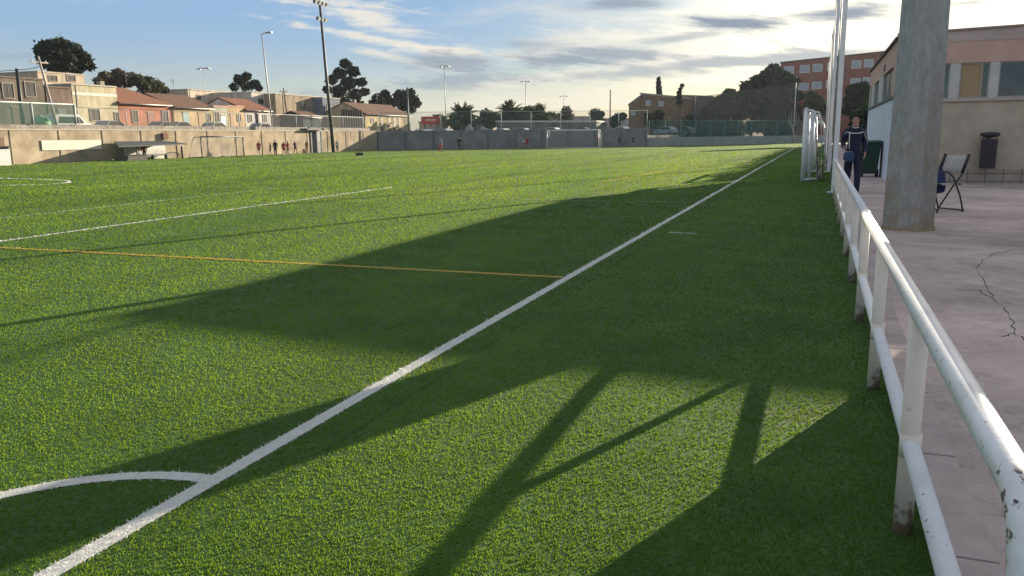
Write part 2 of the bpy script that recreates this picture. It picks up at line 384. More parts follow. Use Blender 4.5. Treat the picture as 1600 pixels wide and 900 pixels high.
def make_turf():
    rng = np.random.default_rng(3)
    n = 900000; r = np.exp(rng.uniform(math.log(.9), math.log(150), n)); th = rng.uniform(R(-66), R(20), n)
    x = r*np.sin(th); y = r*np.cos(th)
    k = in_pitch(x, y); x, y, r = x[k], y[k], r[k]
    on = np.zeros(len(x), bool)
    for nm, pl, hw, c in LINES: on |= seg_dist(x, y, pl) < hw
    x, y, r = x[~on], y[~on], r[~on]
    w = np.clip(.0034+.0014*r, .0042, .10); h = np.clip(.0105+.0009*r, .0125, .040)
    stuff(link('artificial_grass', tri_mesh('artificial_grass', dens_blades(x, y, w, h, rng)), GREEN_B))
    for nm, pl, hw, c in LINES:
        V = []
        for (x0, y0), (x1, y1) in zip(pl, pl[1:]):
            L = math.hypot(x1-x0, y1-y0); ss = np.linspace(0, L, max(2, int(L/.02)))
            rr = np.hypot(x0+(x1-x0)*ss/L, y0+(y1-y0)*ss/L)
            per = np.clip(2*hw/(.0000075*np.maximum(rr, 2)**2) * (L/len(ss)), 0.15, 60)   # blades per step
            cnt = rng.poisson(per); s = np.repeat(ss, cnt) + rng.uniform(-.5, .5, cnt.sum())*(L/len(ss)); s = np.clip(s, 0, L)
            off = rng.uniform(-hw, hw, len(s))
            X = x0+(x1-x0)*s/L - (y1-y0)/L*off; Y = y0+(y1-y0)*s/L + (x1-x0)/L*off
            rr = np.hypot(X, Y)
            V.append(dens_blades(X, Y, np.clip(.0019*rr, .0032, .09), np.clip(.0125+.0009*rr, .0145, .043), rng, .8))
        o = struct(link(nm, tri_mesh(nm, np.concatenate(V)), LINE_M[c]))
        # the painted backing between the fibres
        b = MB()
        for i, ((x0, y0), (x1, y1)) in enumerate(zip(pl, pl[1:])):
            L = math.hypot(x1-x0, y1-y0); nx, ny = -(y1-y0)/L*hw*.86, (x1-x0)/L*hw*.86; z = .004 + .0006*(i % 2) + {'w':0,'y':.002,'p':.001,'q':.001}[c] + (.001 if nm in ('corner_arc','goal_line') else 0)
            b.quad((x0+nx,y0+ny,z),(x0-nx,y0-ny,z),(x1-nx,y1-ny,z),(x1+nx,y1+ny,z))
        b.build('line_backing', LINE_M[c], o)
make_turf()

# ------------------------------------------------------------------ near right: railing, mast, poles
def worn_white():
    m = mat('worn_white_paint', (.70, .70, .71), .4, .07, 5, .06, 60, spec=.5)
    nt = m.node_tree; N = nt.nodes; L = nt.links; p = N['Principled BSDF']; src = p.inputs['Base Color'].links[0].from_socket
    tc = N.new('ShaderNodeTexCoord'); sp = N.new('ShaderNodeSeparateXYZ'); L.new(tc.outputs['Object'], sp.inputs[0])
    def noise(sc, det, stretch=(1,1,1), seed=0):
        mp = N.new('ShaderNodeMapping'); mp.inputs['Scale'].default_value = stretch; mp.inputs['Location'].default_value = (seed, 0, 0); L.new(tc.outputs['Object'], mp.inputs[0])
        n = N.new('ShaderNodeTexNoise'); n.inputs['Scale'].default_value = sc; n.inputs['Detail'].default_value = det; n.inputs['Roughness'].default_value = .6; L.new(mp.outputs[0], n.inputs['Vector']); return n.outputs[0]
    def rng_(x, a, b, c, d):
        r = N.new('ShaderNodeMapRange'); r.inputs[1].default_value = a; r.inputs[2].default_value = b; r.inputs[3].default_value = c; r.inputs[4].default_value = d; L.new(x, r.inputs[0]); return r.outputs[0]
    def over(f, base, col):
        x = N.new('ShaderNodeMix'); x.data_type = 'RGBA'; L.new(f, x.inputs[0]); L.new(base, x.inputs[6]); x.inputs[7].default_value = (*col, 1); return x.outputs[2]
    def mth(op, a, b):
        x = N.new('ShaderNodeMath'); x.operation = op
        for i, v in enumerate((a, b)):
            if isinstance(v, (int, float)): x.inputs[i].default_value = v
            else: L.new(v, x.inputs[i])
        return x.outputs[0]
    # grime in drips and patches, then rust halo, then bare steel where the paint has flaked (mostly at the hand-worn bend)
    g = mth('MULTIPLY', rng_(noise(9, 8, (1, .5, 1), 3), .50, .72, 0, 1), .35); src = over(g, src, (.42, .40, .36))
    wear = rng_(sp.outputs[1], 2.02, 1.70, .0, .092)
    n = mth('ADD', noise(34, 5, (1, .8, 1), 7), wear)
    src = over(rng_(n, .645, .68, 0, .7), src, (.34, .22, .13)); src = over(rng_(n, .685, .70, 0, 1), src, (.07, .075, .09))
    L.new(src, p.inputs['Base Color']); return m
WORN = worn_white()
def railing():
    t = thing('pitch_railing', 'long white tubular railing between turf and pavement, paint chipped at its near bend', 'railing', (.41, 0, 0))
    r = .036
    yb, zr = 1.80, .945
    pts = [(0, 23.4, zr), (0, 7.62, zr)]
    MB().tube(pts, r, 16).build('top_rail', WORN, t)
    pts = [(0, 7.58, zr-.012)] + [(0, 1.77, zr)] + [(0, 1.77-.16*math.sin(a), zr-.16*(1-math.cos(a))) for a in np.linspace(.15, math.pi/2, 9)]
    o = MB().tube(pts, r*1.04, 24).build('top_rail', WORN, t)
    # one large peeled patch wrapped over the rail before the bend
    b = MB(); A = []
    for i in range(13):
        a = .55+1.95*i/12; e0, e1 = 1.865+rnd.uniform(-.012,.012), 1.905+rnd.uniform(-.016,.012)
        A.append(((.0382*math.cos(a), e0, zr-.0105+.0382*math.sin(a)), (.0382*math.cos(a), e1, zr-.0105+.0382*math.sin(a))))
    for (p, q), (p2, q2) in zip(A, A[1:]): b.quad(p, q, q2, p2)
    bmesh.ops.remove_doubles(b.bm, verts=b.bm.verts[:], dist=1e-5); b.build('paint_chip', CHIP, t)
    MB().tube([(0, 1.61, zr-.16), (0, 1.61, 0)], r*1.05, 16).build('post', CREAM, t)
    ys = [3.45+2.03*i for i in range(10)]
    ends = [1.9]+ys+[23.4]
    b = MB(); b.tube([(0.004, 1.63, .385), (.004, 23.4, .385)], .034, 14)
    lr = b.build('lower_rail', WORN, t)
    for yy in ys:
        MB().tube([(0, yy, zr-.03), (0, yy, -.02)], .038, 14).build('post', CREAM, t)
        MB().tube([(.003, yy, .335), (.003, yy, .435)], .042, 14).build('joint_collar', CREAM, t)
    MB().tube([(0, 7.66, zr-.006), (0, 7.52, zr-.006)], .0405, 14).build('joint_collar', WHITE, t)
railing()

def mast():
    t = thing('floodlight_mast', 'thick grey galvanised eight-sided mast with a brownish worn base standing on the pavement', 'mast', (1.36, 13.85, ZC))
    def octo(r, z, rot=R(16.5)): return [(r*math.cos(rot+k*math.pi/4), r*math.sin(rot+k*math.pi/4), z) for k in range(8)]
    def stack(lv, name, m):
        b = MB(); rings = [[b.bm.verts.new(p) for p in octo(r, z)] for r, z in lv]
        for A, B in zip(rings, rings[1:]):
            for k in range(8): b.bm.faces.new((A[k], A[(k+1)%8], B[(k+1)%8], B[k]))
        b.bm.faces.new(rings[0][::-1]); b.bm.faces.new(rings[-1]); return b.build(name, m, t)
    stack([(.39, .04), (.335, 4.5), (.26, 13)], 'shaft', MASTM)
    stack([(.42, -.01), (.415, .02), (.40, .055)], 'base_flange', RUST)
# mast steel: zinc with brown wash-down from the old paint
def mast_material():
    m = mat('mast_zinc', (.30, .305, .30), .55, .15, 16, .12, 80, metal=.25, col2=(.42, .41, .385), stretch=(1,1,.35))
    nt = m.node_tree; N = nt.nodes; L = nt.links; p = N['Principled BSDF']
    src = p.inputs['Base Color'].links[0].from_socket
    tc = N.new('ShaderNodeTexCoord'); sp = N.new('ShaderNodeSeparateXYZ'); L.new(tc.outputs['Object'], sp.inputs[0])
    mr = N.new('ShaderNodeMapRange'); mr.inputs[1].default_value = 2.6; mr.inputs[2].default_value = .05; mr.inputs[4].default_value = .75; L.new(sp.outputs[2], mr.inputs[0])
    nz = N.new('ShaderNodeTexNoise'); nz.inputs['Scale'].default_value = 5; nz.inputs['Detail'].default_value = 8; L.new(tc.outputs['Object'], nz.inputs['Vector'])
    r2 = N.new('ShaderNodeMapRange'); r2.inputs[1].default_value = .42; r2.inputs[2].default_value = .62; L.new(nz.outputs[0], r2.inputs[0])
    mu = N.new('ShaderNodeMath'); mu.operation = 'MULTIPLY'; L.new(mr.outputs[0], mu.inputs[0]); L.new(r2.outputs[0], mu.inputs[1])
    mx = N.new('ShaderNodeMix'); mx.data_type = 'RGBA'; L.new(mu.outputs[0], mx.inputs[0]); L.new(src, mx.inputs[6]); mx.inputs[7].default_value = (.33, .25, .16, 1)
    L.new(mx.outputs[2], p.inputs['Base Color']); return m
MASTM = mast_material()
mast()

def net_poles():
    t = thing('net_pole', 'nearest and tallest-looking white square net pole rising at the end of the railing', 'pole', (.42, 23.7, 0), 0, 'white ball net poles along the pitch edge')
    MB().box(-.065, .065, -.065, .065, 0, 7.4).build('shaft', WHITE, t, .012)
    MB().box(-.17, .17, -.17, .17, -.005, .05).build('base_plate', GALV, t, .006)
    MB().tube([(-.082, 0, .3), (-.082, 0, 7.2)], .016, 8).build('cable_guide', GALV, t)
    labs = ['second white net pole behind the nearest one, its top just inside the sky', 'third white net pole farther along the pitch edge behind the stored goals', 'farthest white net pole, thin and low in the picture beside the stored goals']
    for yy, l in zip((36.7, 51, 66), labs): dup(t, (.40, yy, 0), 0, l)
net_poles()

def goal_frame(name, label, loc, rz, w, h, dep, group, r=.06, m=None, net=None, back=None):
    m = m or WHITE
    t = thing(name, label, 'goal', loc, rz, group)
    for s in (-1, 1): MB().tube([(s*w/2, 0, 0), (s*w/2, 0, h)], r, 12).build('post', m, t)
    MB().tube([(-w/2-r, 0, h), (w/2+r, 0, h)], r, 12).build('crossbar', m, t)
    for s in (-1, 1): MB().tube([(s*w/2, r, h-.02), (s*w/2, dep*.45, h-.04), (s*w/2, dep*.62, h-.2), (s*w/2, dep, .06), (s*w/2, r, .045)], r*.55, 8).build('side_stay', back or m, t)
    MB().tube([(-w/2, dep, .06), (w/2, dep, .06)], r*.55, 8).build('ground_bar', back or m, t)
    if net is not None:
        b = MB(); d1 = dep*.55
        b.quad((-w/2, .02, h), (w/2, .02, h), (w/2, d1, h-.05), (-w/2, d1, h-.05)); b.quad((-w/2, d1, h-.05), (w/2, d1, h-.05), (w/2, dep, .05), (-w/2, dep, .05))
        for s in (-1, 1): b.quad((s*w/2, .02, h), (s*w/2, d1, h-.05), (s*w/2, dep, .05), (s*w/2, .02, .05))
        b.build('net', net, t)
    return t
NET_W = mat('white_net', (.6,.6,.6), .9, .1, alpha=.22)
SG = 'white goals parked beside the pitch'
goal_frame('stored_goal', 'front one of the white goals stored edge-on beside the white net pole', (-.50, 32.9, 0), R(-90), 6.0, 2.44, .50, SG, .075)
goal_frame('stored_goal', 'second white goal nested close behind the front one beside the net pole', (-.30, 33.5, 0), R(-90), 6.0, 2.40, .45, SG, .06)
goal_frame('stored_goal', 'farthest lower white goal stored edge-on beyond the two nested ones', (-.22, 41.2, 0), R(-90), 6.0, 2.2, .55, SG, .06)
goal_frame('match_goal', 'white full-size goal at the far end of the pitch before the grey wall', (-31.7, 106.7, 0), 0, 7.32, 2.44, 1.8, 'goals in play', .06, net=mat('thin_net', (.5,.5,.5), .9, .1, alpha=.12))
goal_frame('small_goal', 'dark-framed small goal standing against the beige wall left of the children', (-55.0, onX(350, 246, -55.0).y, 0), R(90), 6.0, 2.0, 1.6, 'small training goals', .06, DARKSTEEL, back=DARKSTEEL, net=mat('thin_net', (.5,.5,.5)))

# ------------------------------------------------------------------ clubhouse
def clubhouse():
    X0, Y0, X1, Y1 = 2.0, 26.5, 15.0, 41.0
    fx = lambda px: onY(px, 120, Y0).x
    fz = lambda py, px=1540: onY(px, py, Y0).z
    t = thing('clubhouse', 'low pink and beige clubhouse with a row of high windows behind the grey mast', 'building', (0,0,0))
    beige = mat('beige_render', (.42,.355,.28), .9, .22, 1.2, .25, 30, col2=(.49,.42,.34)); pink = mat('pink_render', (.52,.35,.295), .9, .12, 1.5, .2, 30)
    grey = mat('parapet_render', (.45,.37,.34), .9, .15, 1.5, .2, 30); blue = mat('pale_blue_paint', (.60,.64,.72), .8, .08, 1.2, .1, 30); colm = mat('column_grey', (.47,.47,.44), .8, .1)
    zt = lambda x: 4.40 + .07*min(1, max(0, (x-X0)/3.0))
    ZS0, ZW, ZP = fz(153), fz(97), fz(63)
    SL, SH, SR = 2.63, onX(1385,114,X0).z, 4.40-.07
    # front: lower wall, window band posts, pink band, parapet
    MB().box(X0, X1, Y0, Y0+.25, ZC, ZS0-.09).build('lower_wall', beige, t)
    wx = fx(1484)-fx(1440); g = fx(1500)-fx(1484)
    wins = [(fx(1438), fx(1484)), (fx(1500), fx(1546)), (fx(1561), fx(1561)+1.25)] + [(fx(1561)+1.25*(i+1)+.3*(i+1), fx(1561)+1.25*(i+2)+.3*(i+1)) for i in range(3)]
    xs = [X0] + [v for w in wins for v in w] + [X1]
    for i in range(0, len(xs), 2): MB().box(xs[i], xs[i+1], Y0+.002, Y0+.25, ZS0, ZW).build('window_column', colm, t, .006)
    MB().box(X0-.03, X1, Y0-.07, Y0+.24, ZS0-.087, ZS0-.002).build('sill_band', grey, t, .01)
    MB().prism([(X0,Y0-.003,ZW+.002),(X1,Y0-.003,ZW+.002),(X1,Y0-.003,ZP),(X0,Y0-.003,ZP)], (0,.25,0)).build('pink_band', pink, t)
    MB().prism([(X0-.001,Y0-.015,ZP+.002),(X1,Y0-.015,ZP+.002),(X1,Y0-.015,zt(X1)),(X0+3,Y0-.015,zt(X1)),(X0-.001,Y0-.015,zt(X0))], (0,.26,0)).build('parapet', grey, t)
    MB().prism([(X0-.05,Y0-.06,zt(X0)+.002),(X0+3,Y0-.06,zt(X1)+.002),(X1,Y0-.06,zt(X1)+.002),(X1,Y0-.06,zt(X1)+.06),(X0+3,Y0-.06,zt(X1)+.06),(X0-.05,Y0-.06,zt(X0)+.06)], (0,.36,0)).build('roof_cap', mat('cap_tile', (.24,.19,.17), .8), t)
    MB().box(X0+.01, X1, Y0-.035, Y0-.002, ZC, fz(264)).build('tile_band', tile_mat(), t)
    panes = [mat('pane_teal', (.05,.10,.11), .15, .4, 2, spec=.6), mat('pane_blind', (.34,.25,.14), .6, .15, 4, stretch=(1,1,12)), mat('pane_blue', (.055,.085,.11), .12, .4, 1.5, spec=.6)]
    for i, (a, b) in enumerate(wins):
        fr = MB()
        for (p, q, r, s) in ((a, a+.035, ZS0, ZW), (b-.035, b, ZS0, ZW), (a+.035, b-.035, ZS0, ZS0+.04), (a+.035, b-.035, ZW-.04, ZW), ((a+b)/2-.015+.18, (a+b)/2+.015+.18, ZS0+.04, ZW-.04)):
            fr.box(p, q, Y0+.06, Y0+.10, r, s)
        w = fr.build('window', mat('alu_frame', (.32,.34,.34), .5, .1), t)
        MB().box(a+.035, b-.035, Y0+.085, Y0+.095, ZS0+.04, ZW-.04).build('pane', panes[[0,1,2,2,0,2][i]], w)
        if i == 1: MB().box(b-.14, b-.04, Y0+.07, Y0+.083, ZS0+.05, ZW-.045).build('pane', panes[0], w)
    # side towards the pitch
    MB().box(X0, X0+.25, Y0+.252, Y1, ZC, SL).build('side_lower_wall', blue, t)
    MB().box(X0-.06, X0+.2, Y0+.26, Y1, SL+.003, SL+.08).build('sill_band', mat('dark_sill', (.10,.10,.11), .7), t, .01)
    sy = lambda px: onX(px, 135, X0).y
    sw = [(sy(1394), sy(1379)), (sy(1373), sy(1366)), (39.2, 40.6)]
    ys = [Y0+.255] + [v for w in sw for v in w] + [Y1]
    for i in range(0, len(ys), 2): MB().box(X0+.002, X0+.25, ys[i], ys[i+1], SL+.083, SH).build('side_window_column', colm if i else pink, t)
    for a, b in sw:
        w = MB().box(X0+.05, X0+.09, a, a+.06, SL+.083, SH).box(X0+.05, X0+.09, b-.06, b, SL+.083, SH).box(X0+.05, X0+.09, (a+b)/2-.03, (a+b)/2+.03, SL+.083, SH).box(X0+.05, X0+.09, a+.06, (a+b)/2-.03, SL+.083, SL+.13).box(X0+.05, X0+.09, (a+b)/2+.03, b-.06, SL+.083, SL+.13).build('window', mat('alu_frame', (.32,.34,.34)), t)
        MB().box(X0+.075, X0+.085, a+.06, b-.06, SL+.083, SH).build('pane', GLASS, w)
    MB().box(X0, X0+.25, Y0+.255, Y1, SH+.002, SR).build('side_upper_wall', pink, t)
    MB().box(X0-.08, X0+.3, Y0+.31, Y1+.1, SR+.003, SR+.07).build('roof_edge', mat('dark_edge', (.07,.065,.065), .7), t)
    MB().box(X0+.25, X1, Y1-.25, Y1-.01, ZC, SR-.05).build('rear_wall', beige, t)
    MB().box(X0+.26, X1, Y0+.36, Y1-.26, SR-.2, SR-.1).build('flat_roof', mat('roof_felt', (.15,.14,.13), .9), t)
    # vent grille and small bracket on the side
    MB().box(X0-.03, X0-.001, 31.6, 32.3, SH+.15, SH+.33).build('vent', DARKSTEEL, t)
    # pipe down the side wall
    MB().tube([(X0-.035, 30.0, 1.35), (X0-.035, 30.0, ZC)], .025, 8).build('pipe', DARKSTEEL, t)
def tile_mat():
    m = mat('base_tiles', (.30,.26,.22), .5, .15, 3)
    nt = m.node_tree; N = nt.nodes; L = nt.links; p = N['Principled BSDF']
    src = p.inputs['Base Color'].links[0].from_socket
    tc = N.new('ShaderNodeTexCoord'); sp = N.new('ShaderNodeSeparateXYZ'); cb = N.new('ShaderNodeCombineXYZ'); L.new(tc.outputs['Object'], sp.inputs[0]); L.new(sp.outputs[0], cb.inputs[0]); L.new(sp.outputs[2], cb.inputs[1])
    br = N.new('ShaderNodeTexBrick'); br.offset = 0; br.inputs['Scale'].default_value = 1; br.inputs['Brick Width'].default_value = .45; br.inputs['Row Height'].default_value = .22; br.inputs['Mortar Size'].default_value = .012
    br.inputs['Mortar'].default_value = (.10,.085,.07,1); L.new(cb.outputs[0], br.inputs['Vector']); L.new(src, br.inputs['Color1']); L.new(src, br.inputs['Color2'])
    L.new(br.outputs[0], p.inputs['Base Color']); return m
clubhouse()

def wall_bin():
    BS = 1.12
    t = thing('wall_litter_bin', 'dark purple cylindrical litter bin with a hood on the beige clubhouse wall', 'bin', (onY(1545, 235, 26.2).x, 26.22, onY(1545, 263, 26.2).z))
    t.scale = (1.12, 1.0, 1.2)
    m = mat('purple_plastic', (.045,.040,.055), .55, .2, 5)
    MB().lathe([(.165, 0), (.18, .02), (.185, .66), (.19, .68), (.17, .67), (.165, .3)], 24).build('bin_body', m, t)
    MB().lathe([(.05, .72), (.16, .74), (.225, .77), (.23, .80), (.20, .83), (.06, .845)], 24).build('hood', m, t)
    MB().box(-.025, .025, .12, .25, .1, .80).build('bracket', DARKSTEEL, t, .004)
    for s in (-1, 1): MB().tube([(s*.15, 0, .66), (s*.15, 0, .80)], .012, 6).build('hood_post', DARKSTEEL, t)
wall_bin()

def wheelie_bin():
    t = thing('wheelie_bin', 'dark green wheeled rubbish bin behind the walking man beside the pale blue wall', 'bin', (1.60, 30.1, ZC), R(4)); t.scale = (1.08, 1.08, 1.12)
    g = mat('bin_green', (.018,.05,.035), .45, .2, 4); s = 1.1
    def ring(w, d, z): return [(-w, -d, z), (w, -d, z), (w, d, z), (-w, d, z)]
    b = MB(); rings = [[b.bm.verts.new(p) for p in ring(*q)] for q in ((.21,.24,.10),(.22,.25,.14),(.285,.33,.95),(.30,.345,.96),(.30,.345,1.02))]
    for A, B in zip(rings, rings[1:]):
        for k in range(4): b.bm.faces.new((A[k], A[(k+1)%4], B[(k+1)%4], B[k]))
    b.bm.faces.new(rings[0][::-1]); b.bm.faces.new(rings[-1]); b.build('bin_body', g, t, .012)
    b = MB(); b.prism([(-.31,-.37,1.025),(-.31,.36,1.025),(-.31,.36,1.06),(-.31,0,1.105),(-.31,-.36,1.06)], (.62,0,0)); b.build('lid', g, t, .01)
    MB().tube([(-.25,.40,1.0),(.25,.40,1.0)], .018, 8).build('handle', g, t)
    MB().tube([(-.27,.25,.12),(.27,.25,.12)], .012, 8).build('axle', DARKSTEEL, t)
    for x in (-.29, .29): MB().tube([(x-.03,.25,.115),(x+.03,.25,.115)], .115, 16).build('wheel', BLACK, t)
    for x in (-.2, .2): MB().box(x-.03, x+.03, -.24, -.17, 0.0, .105).build('front_foot', BLACK, t, .005)
wheelie_bin()

def folding_chair():
    t = thing('folding_chair', 'folding chair with black tube frame and pale canvas back beside the grey mast', 'chair', (2.19, 17.1, ZC), R(-52)); t.scale = (1.08, 1.08, 1.10)
    r = .014; canvas = mat('pale_canvas', (.36,.35,.33), .9, .12, 8)
    # local: x = width, -y = front; seat 0.47 high
    for s in (-.27, .27):
        MB().tube([(s, .26, 0), (s, .16, .28), (s, -.02, .60), (s, -.14, .685), (s, -.24, .69), (s, -.27, .64)], r, 8).build('leg', BLACK, t)
        MB().tube([(s*.93, -.30, 0), (s*.93, -.24, .12), (s*.93, .02, .46), (s*.93, .17, .62), (s*.93, .30, .97)], r, 8).build('leg', BLACK, t)
        MB().tube([(s*.93, .18, .66), (s*.93, .30, .97)], .027, 10).build('back_sleeve', BLACK, t)
    b = MB(); n = 8
    rows = []
    for z, y in ((.64,.175),(.74,.215),(.85,.255),(.95,.295)):
        rows.append([b.bm.verts.new((-.25+.5*i/n, y+.045*math.sin(math.pi*i/n), z)) for i in range(n+1)])
    for A, B in zip(rows, rows[1:]):
        for i in range(n): b.bm.faces.new((A[i], A[i+1], B[i+1], B[i])).smooth = True
    o = b.build('backrest', canvas, t); md = o.modifiers.new('thick', 'SOLIDIFY'); md.thickness = .006
    MB().box(-.25, .25, -.24, .16, .465, .48).build('seat', canvas, t, .005)
    MB().tube([(-.25,-.25,.472),(.25,-.25,.472)], .022, 8).tube([(-.25,.16,.472),(.25,.16,.472)], .018, 8).build('seat_rail', BLACK, t)
    for z, y in ((.03, .25),): MB().tube([(-.27,y,z),(.27,y,z)], r*.9, 8).build('stretcher', BLACK, t)
    MB().tube([(-.25,-.28,.05),(.25,-.28,.05)], r*.9, 8).build('stretcher', BLACK, t)
    MB().tube([(-.1,-.22,.46),(-.06,-.16,.30),(.02,-.14,.24),(.09,-.17,.31),(.1,-.22,.46)], .010, 6).build('brace', BLACK, t)
folding_chair()
def blue_bag():
    b = MB(); n = 10
    prof = [(.02,0),(.11,.02),(.13,.1),(.12,.3),(.08,.42),(.03,.46)]
    b.lathe(prof, 14)
    for v in b.bm.verts: v.co.y *= .55; v.co.x += .012*math.sin(v.co.z*21+v.co.y*30)
    b.tube([(-.05,0,.43),(-.04,0,.52),(.04,0,.52),(.05,0,.43)], .010, 6)
    o = b.build('hanging_bag', mat('navy_cloth', (.02,.03,.12), .8, .3, 8), None)
    o.location = (onY(1467, 270, 17.2).x, 17.2, ZC+.33)
    tag(o, 'dark blue bag hung on the left side of the folding chair', 'bag')
blue_bag()

# beyond the right edge of the frame; its shadow lies on the turf
def kiosk():
    t = thing('small_kiosk', 'small rendered kiosk right of the frame, casting the straight shadow at lower right', 'kiosk', (0,0,0))
    m = mat('kiosk_render', (.5,.46,.4), .9, .12, 1.5, .2, 30)
    MB().box(3.75, 8.6, 11.6, 14.0, ZC, 2.85).build('wall', m, t)
    MB().box(3.73, 8.7, 11.45, 14.02, 2.853, 2.96).build('roof', mat('roof_felt', (.15,.14,.13)), t)
    d = MB().box(5.2, 6.1, 11.56, 11.598, ZC, 2.3).build('door', mat('green_door', (.06,.12,.09), .5), t)
    MB().tube([(5.3,11.53,1.25),(5.42,11.53,1.25)], .012, 8).build('handle', GALV, d)
kiosk()
o = MB().tube([(2.02, 26.5, 4.30), (2.02, 24, 4.24), (2.02, 21.5, 4.24), (1.9, 17.5, 4.35), (1.55, 14.1, 4.5)], .022, 8).build('overhead_cable', BLACK)
tag(o, 'black cable strung from the clubhouse corner to the grey mast', 'cable')

# ------------------------------------------------------------------ left wall and what stands before it
BEIGE_W = mat('wall_limestone', (.33,.27,.195), .95, .38, .7, .5, 10, col2=(.46,.38,.28), stretch=(1,1,.8), spec=.05)
STONE = mat('rubble_stone', (.25,.23,.20), .95, .4, 2.2, .5, 9)
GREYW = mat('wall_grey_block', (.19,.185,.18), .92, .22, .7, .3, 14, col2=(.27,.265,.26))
def left_wall():
    t = thing('retaining_wall', 'long sunlit beige retaining wall along the far left side of the pitch', 'wall', (0,0,0))
    MB().box(LW-.6, LW, -20, 100.9, -.05, 2.62).build('wall', BEIGE_W, t)
    MB().box(LW-.65, LW+.05, -20, 100.9, 2.622, 2.72).build('coping', mat('coping_stone', (.40,.35,.28), .9, .2, 2, .2), t)
    b = MB()
    for k in range(15):
        yy = 36+4.3*k; MB().box(LW+.002, LW+.05, yy, yy+.35, 0, 2.60).build('pilaster', BEIGE_W, t)
left_wall()
def street_wall():
    t = thing('street_parapet', 'low grey rubble parapet along the raised street above the beige wall', 'wall', (0,0,0))
    MB().box(-61.6, -61.2, -20, 103, 2.3, 3.16).build('wall', STONE, t)
street_wall()
def mesh_fence(name, label, pts, h, step, postm, meshm, zb, z_post=None, r=.04, group=None):
    t = thing(name, label, 'fence', (0,0,0), 0, group)
    for (x0,y0), (x1,y1) in zip(pts, pts[1:]):
        L = math.hypot(x1-x0, y1-y0); n = max(1, round(L/step))
        for i in range(n+1):
            x, y = x0+(x1-x0)*i/n, y0+(y1-y0)*i/n
            MB().tube([(x,y,zb),(x,y,zb+h)], r, 6).build('post', postm, t)
        MB().tube([(x0,y0,zb+h-.03),(x1,y1,zb+h-.03)], r*.6, 5).build('top_wire', postm, t)
        MB().quad((x0,y0,zb+.02),(x1,y1,zb+.02),(x1,y1,zb+h-.05),(x0,y0,zb+h-.05)).build('mesh', meshm, t)
    return t
PALEPOST = mat('pale_post', (.45,.48,.46), .6, .1)
yL = onX(118, 190, -61.1).y
mesh_fence('tall_screen_fence', 'tall fence with dark green screening above the left end of the beige wall', [(-61.05, 20), (-61.05, yL)], 1.75, 4.2, PALEPOST, mat('green_screen', (.05,.11,.09), .9, .2, alpha=.55), 3.16, r=.07)
mesh_fence('street_fence', 'thin wire fence on pale posts along the street parapet before the houses', [(-61.05, yL+.3), (-61.05, 101)], 1.5, 5.5, PALEPOST, mat('wire_mesh', (.35,.36,.33), .8, .1, alpha=.10), 3.16)

def panel_on_wall(name, label, cat, x0, x1, y0, y1, m, t=.03):
    a = onX(x0, (y0+y1)/2, LW+.05).y; b = onX(x1, (y0+y1)/2, LW+.05).y; xm = (x0+x1)/2
    o = MB().box(LW+.052, LW+.052+t, a, b, onX(xm, y1, LW+.05).z, onX(xm, y0, LW+.05).z).build(name, m)
    return tag(o, label, cat)
panel_on_wall('whitewashed_board', 'long whitewashed board fixed to the beige wall left of the dugout shelter', 'board', 65, 158, 219, 234, mat('whitewash', (.62,.57,.47), .9, .1, 2))
panel_on_wall('rusty_box', 'small rusty brown box fixed on the beige wall above the dugout shelter', 'box', 252, 259, 208, 218, mat('rusty_brown', (.13,.06,.035), .8, .3), .25)
def wall_gate():
    a, b = onX(487, 225, LW+.05).y, onX(501, 225, LW+.05).y
    t = thing('wall_gate', 'dark grey sheet-metal gate in the beige wall left of the tall floodlight pole', 'gate', (LW+.053, a, 0))
    MB().box(0, .06, 0, b-a, 0, 2.60).build('gate_leaf', mat('gate_grey', (.10,.105,.11), .6, .2), t)
    MB().box(-.002, .10, -.25, 0-.002, 0, 2.61).build('gate_post', GREYW, t); MB().box(-.002, .10, b-a+.002, b-a+.3, 0, 2.61).build('gate_post', GREYW, t)
    MB().box(-.5, .6, -1.6, b-a, 2.73, 2.95).build('gate_canopy', mat('canopy_dark', (.05,.055,.06), .7), t)
wall_gate()
def small_shed():
    p = onZ(72, 255); q = onX(103, 253, p.x)
    t = thing('equipment_box', 'small dark brown equipment shed with a tilted lid below the whitewashed board', 'shed', (p.x, p.y, 0))
    L = q.y-p.y; br = mat('shed_brown', (.085,.06,.045), .8, .25, 4, stretch=(1,6,1))
    MB().prism([(0,0,0),(-1.2,0,0),(-1.2,0,.98),(0,0,.72)], (0,L,0)).build('body', br, t)
    MB().prism([(.12,-.25,.70),(-1.25,-.25,1.0),(-1.25,-.25,1.06),(.12,-.25,.76)], (0,L+.35,0)).build('lid', mat('lid_dark', (.05,.04,.035), .7), t)
    MB().box(.002, .03, L*.72, L*.9, .05, .66).build('door', mat('shed_door', (.42,.36,.28), .8), t)
small_shed()
def end_dugout():
    a = onX(-30, 250, LW+1.6).y; b = onX(16, 250, LW+1.6).y
    t = thing('team_dugout', 'pale panelled team dugout cut by the left edge of the picture', 'dugout', (LW+.1, a, 0))
    L = b-a; pm = mat('pale_panel', (.45,.46,.45), .6, .15)
    MB().box(0, 1.6, L-.06, L, 0, 1.35).build('side_panel', pm, t); MB().box(0, 1.6, 0, .06, 0, 1.35).build('side_panel', pm, t)
    MB().box(1.55, 1.605, .062, L-.062, 0, 1.2).build('front_panel', pm, t)
    MB().box(-.05, 1.7, -.1, L+.08, 1.352, 1.44).build('shelf', mat('lid_dark', (.05,.04,.035)), t)
    MB().box(0, 1.2, L-1.2, L-.05, 1.442, 2.05).build('wooden_box', mat('crate_brown', (.16,.10,.06), .8, .35, 6), t)
end_dugout()
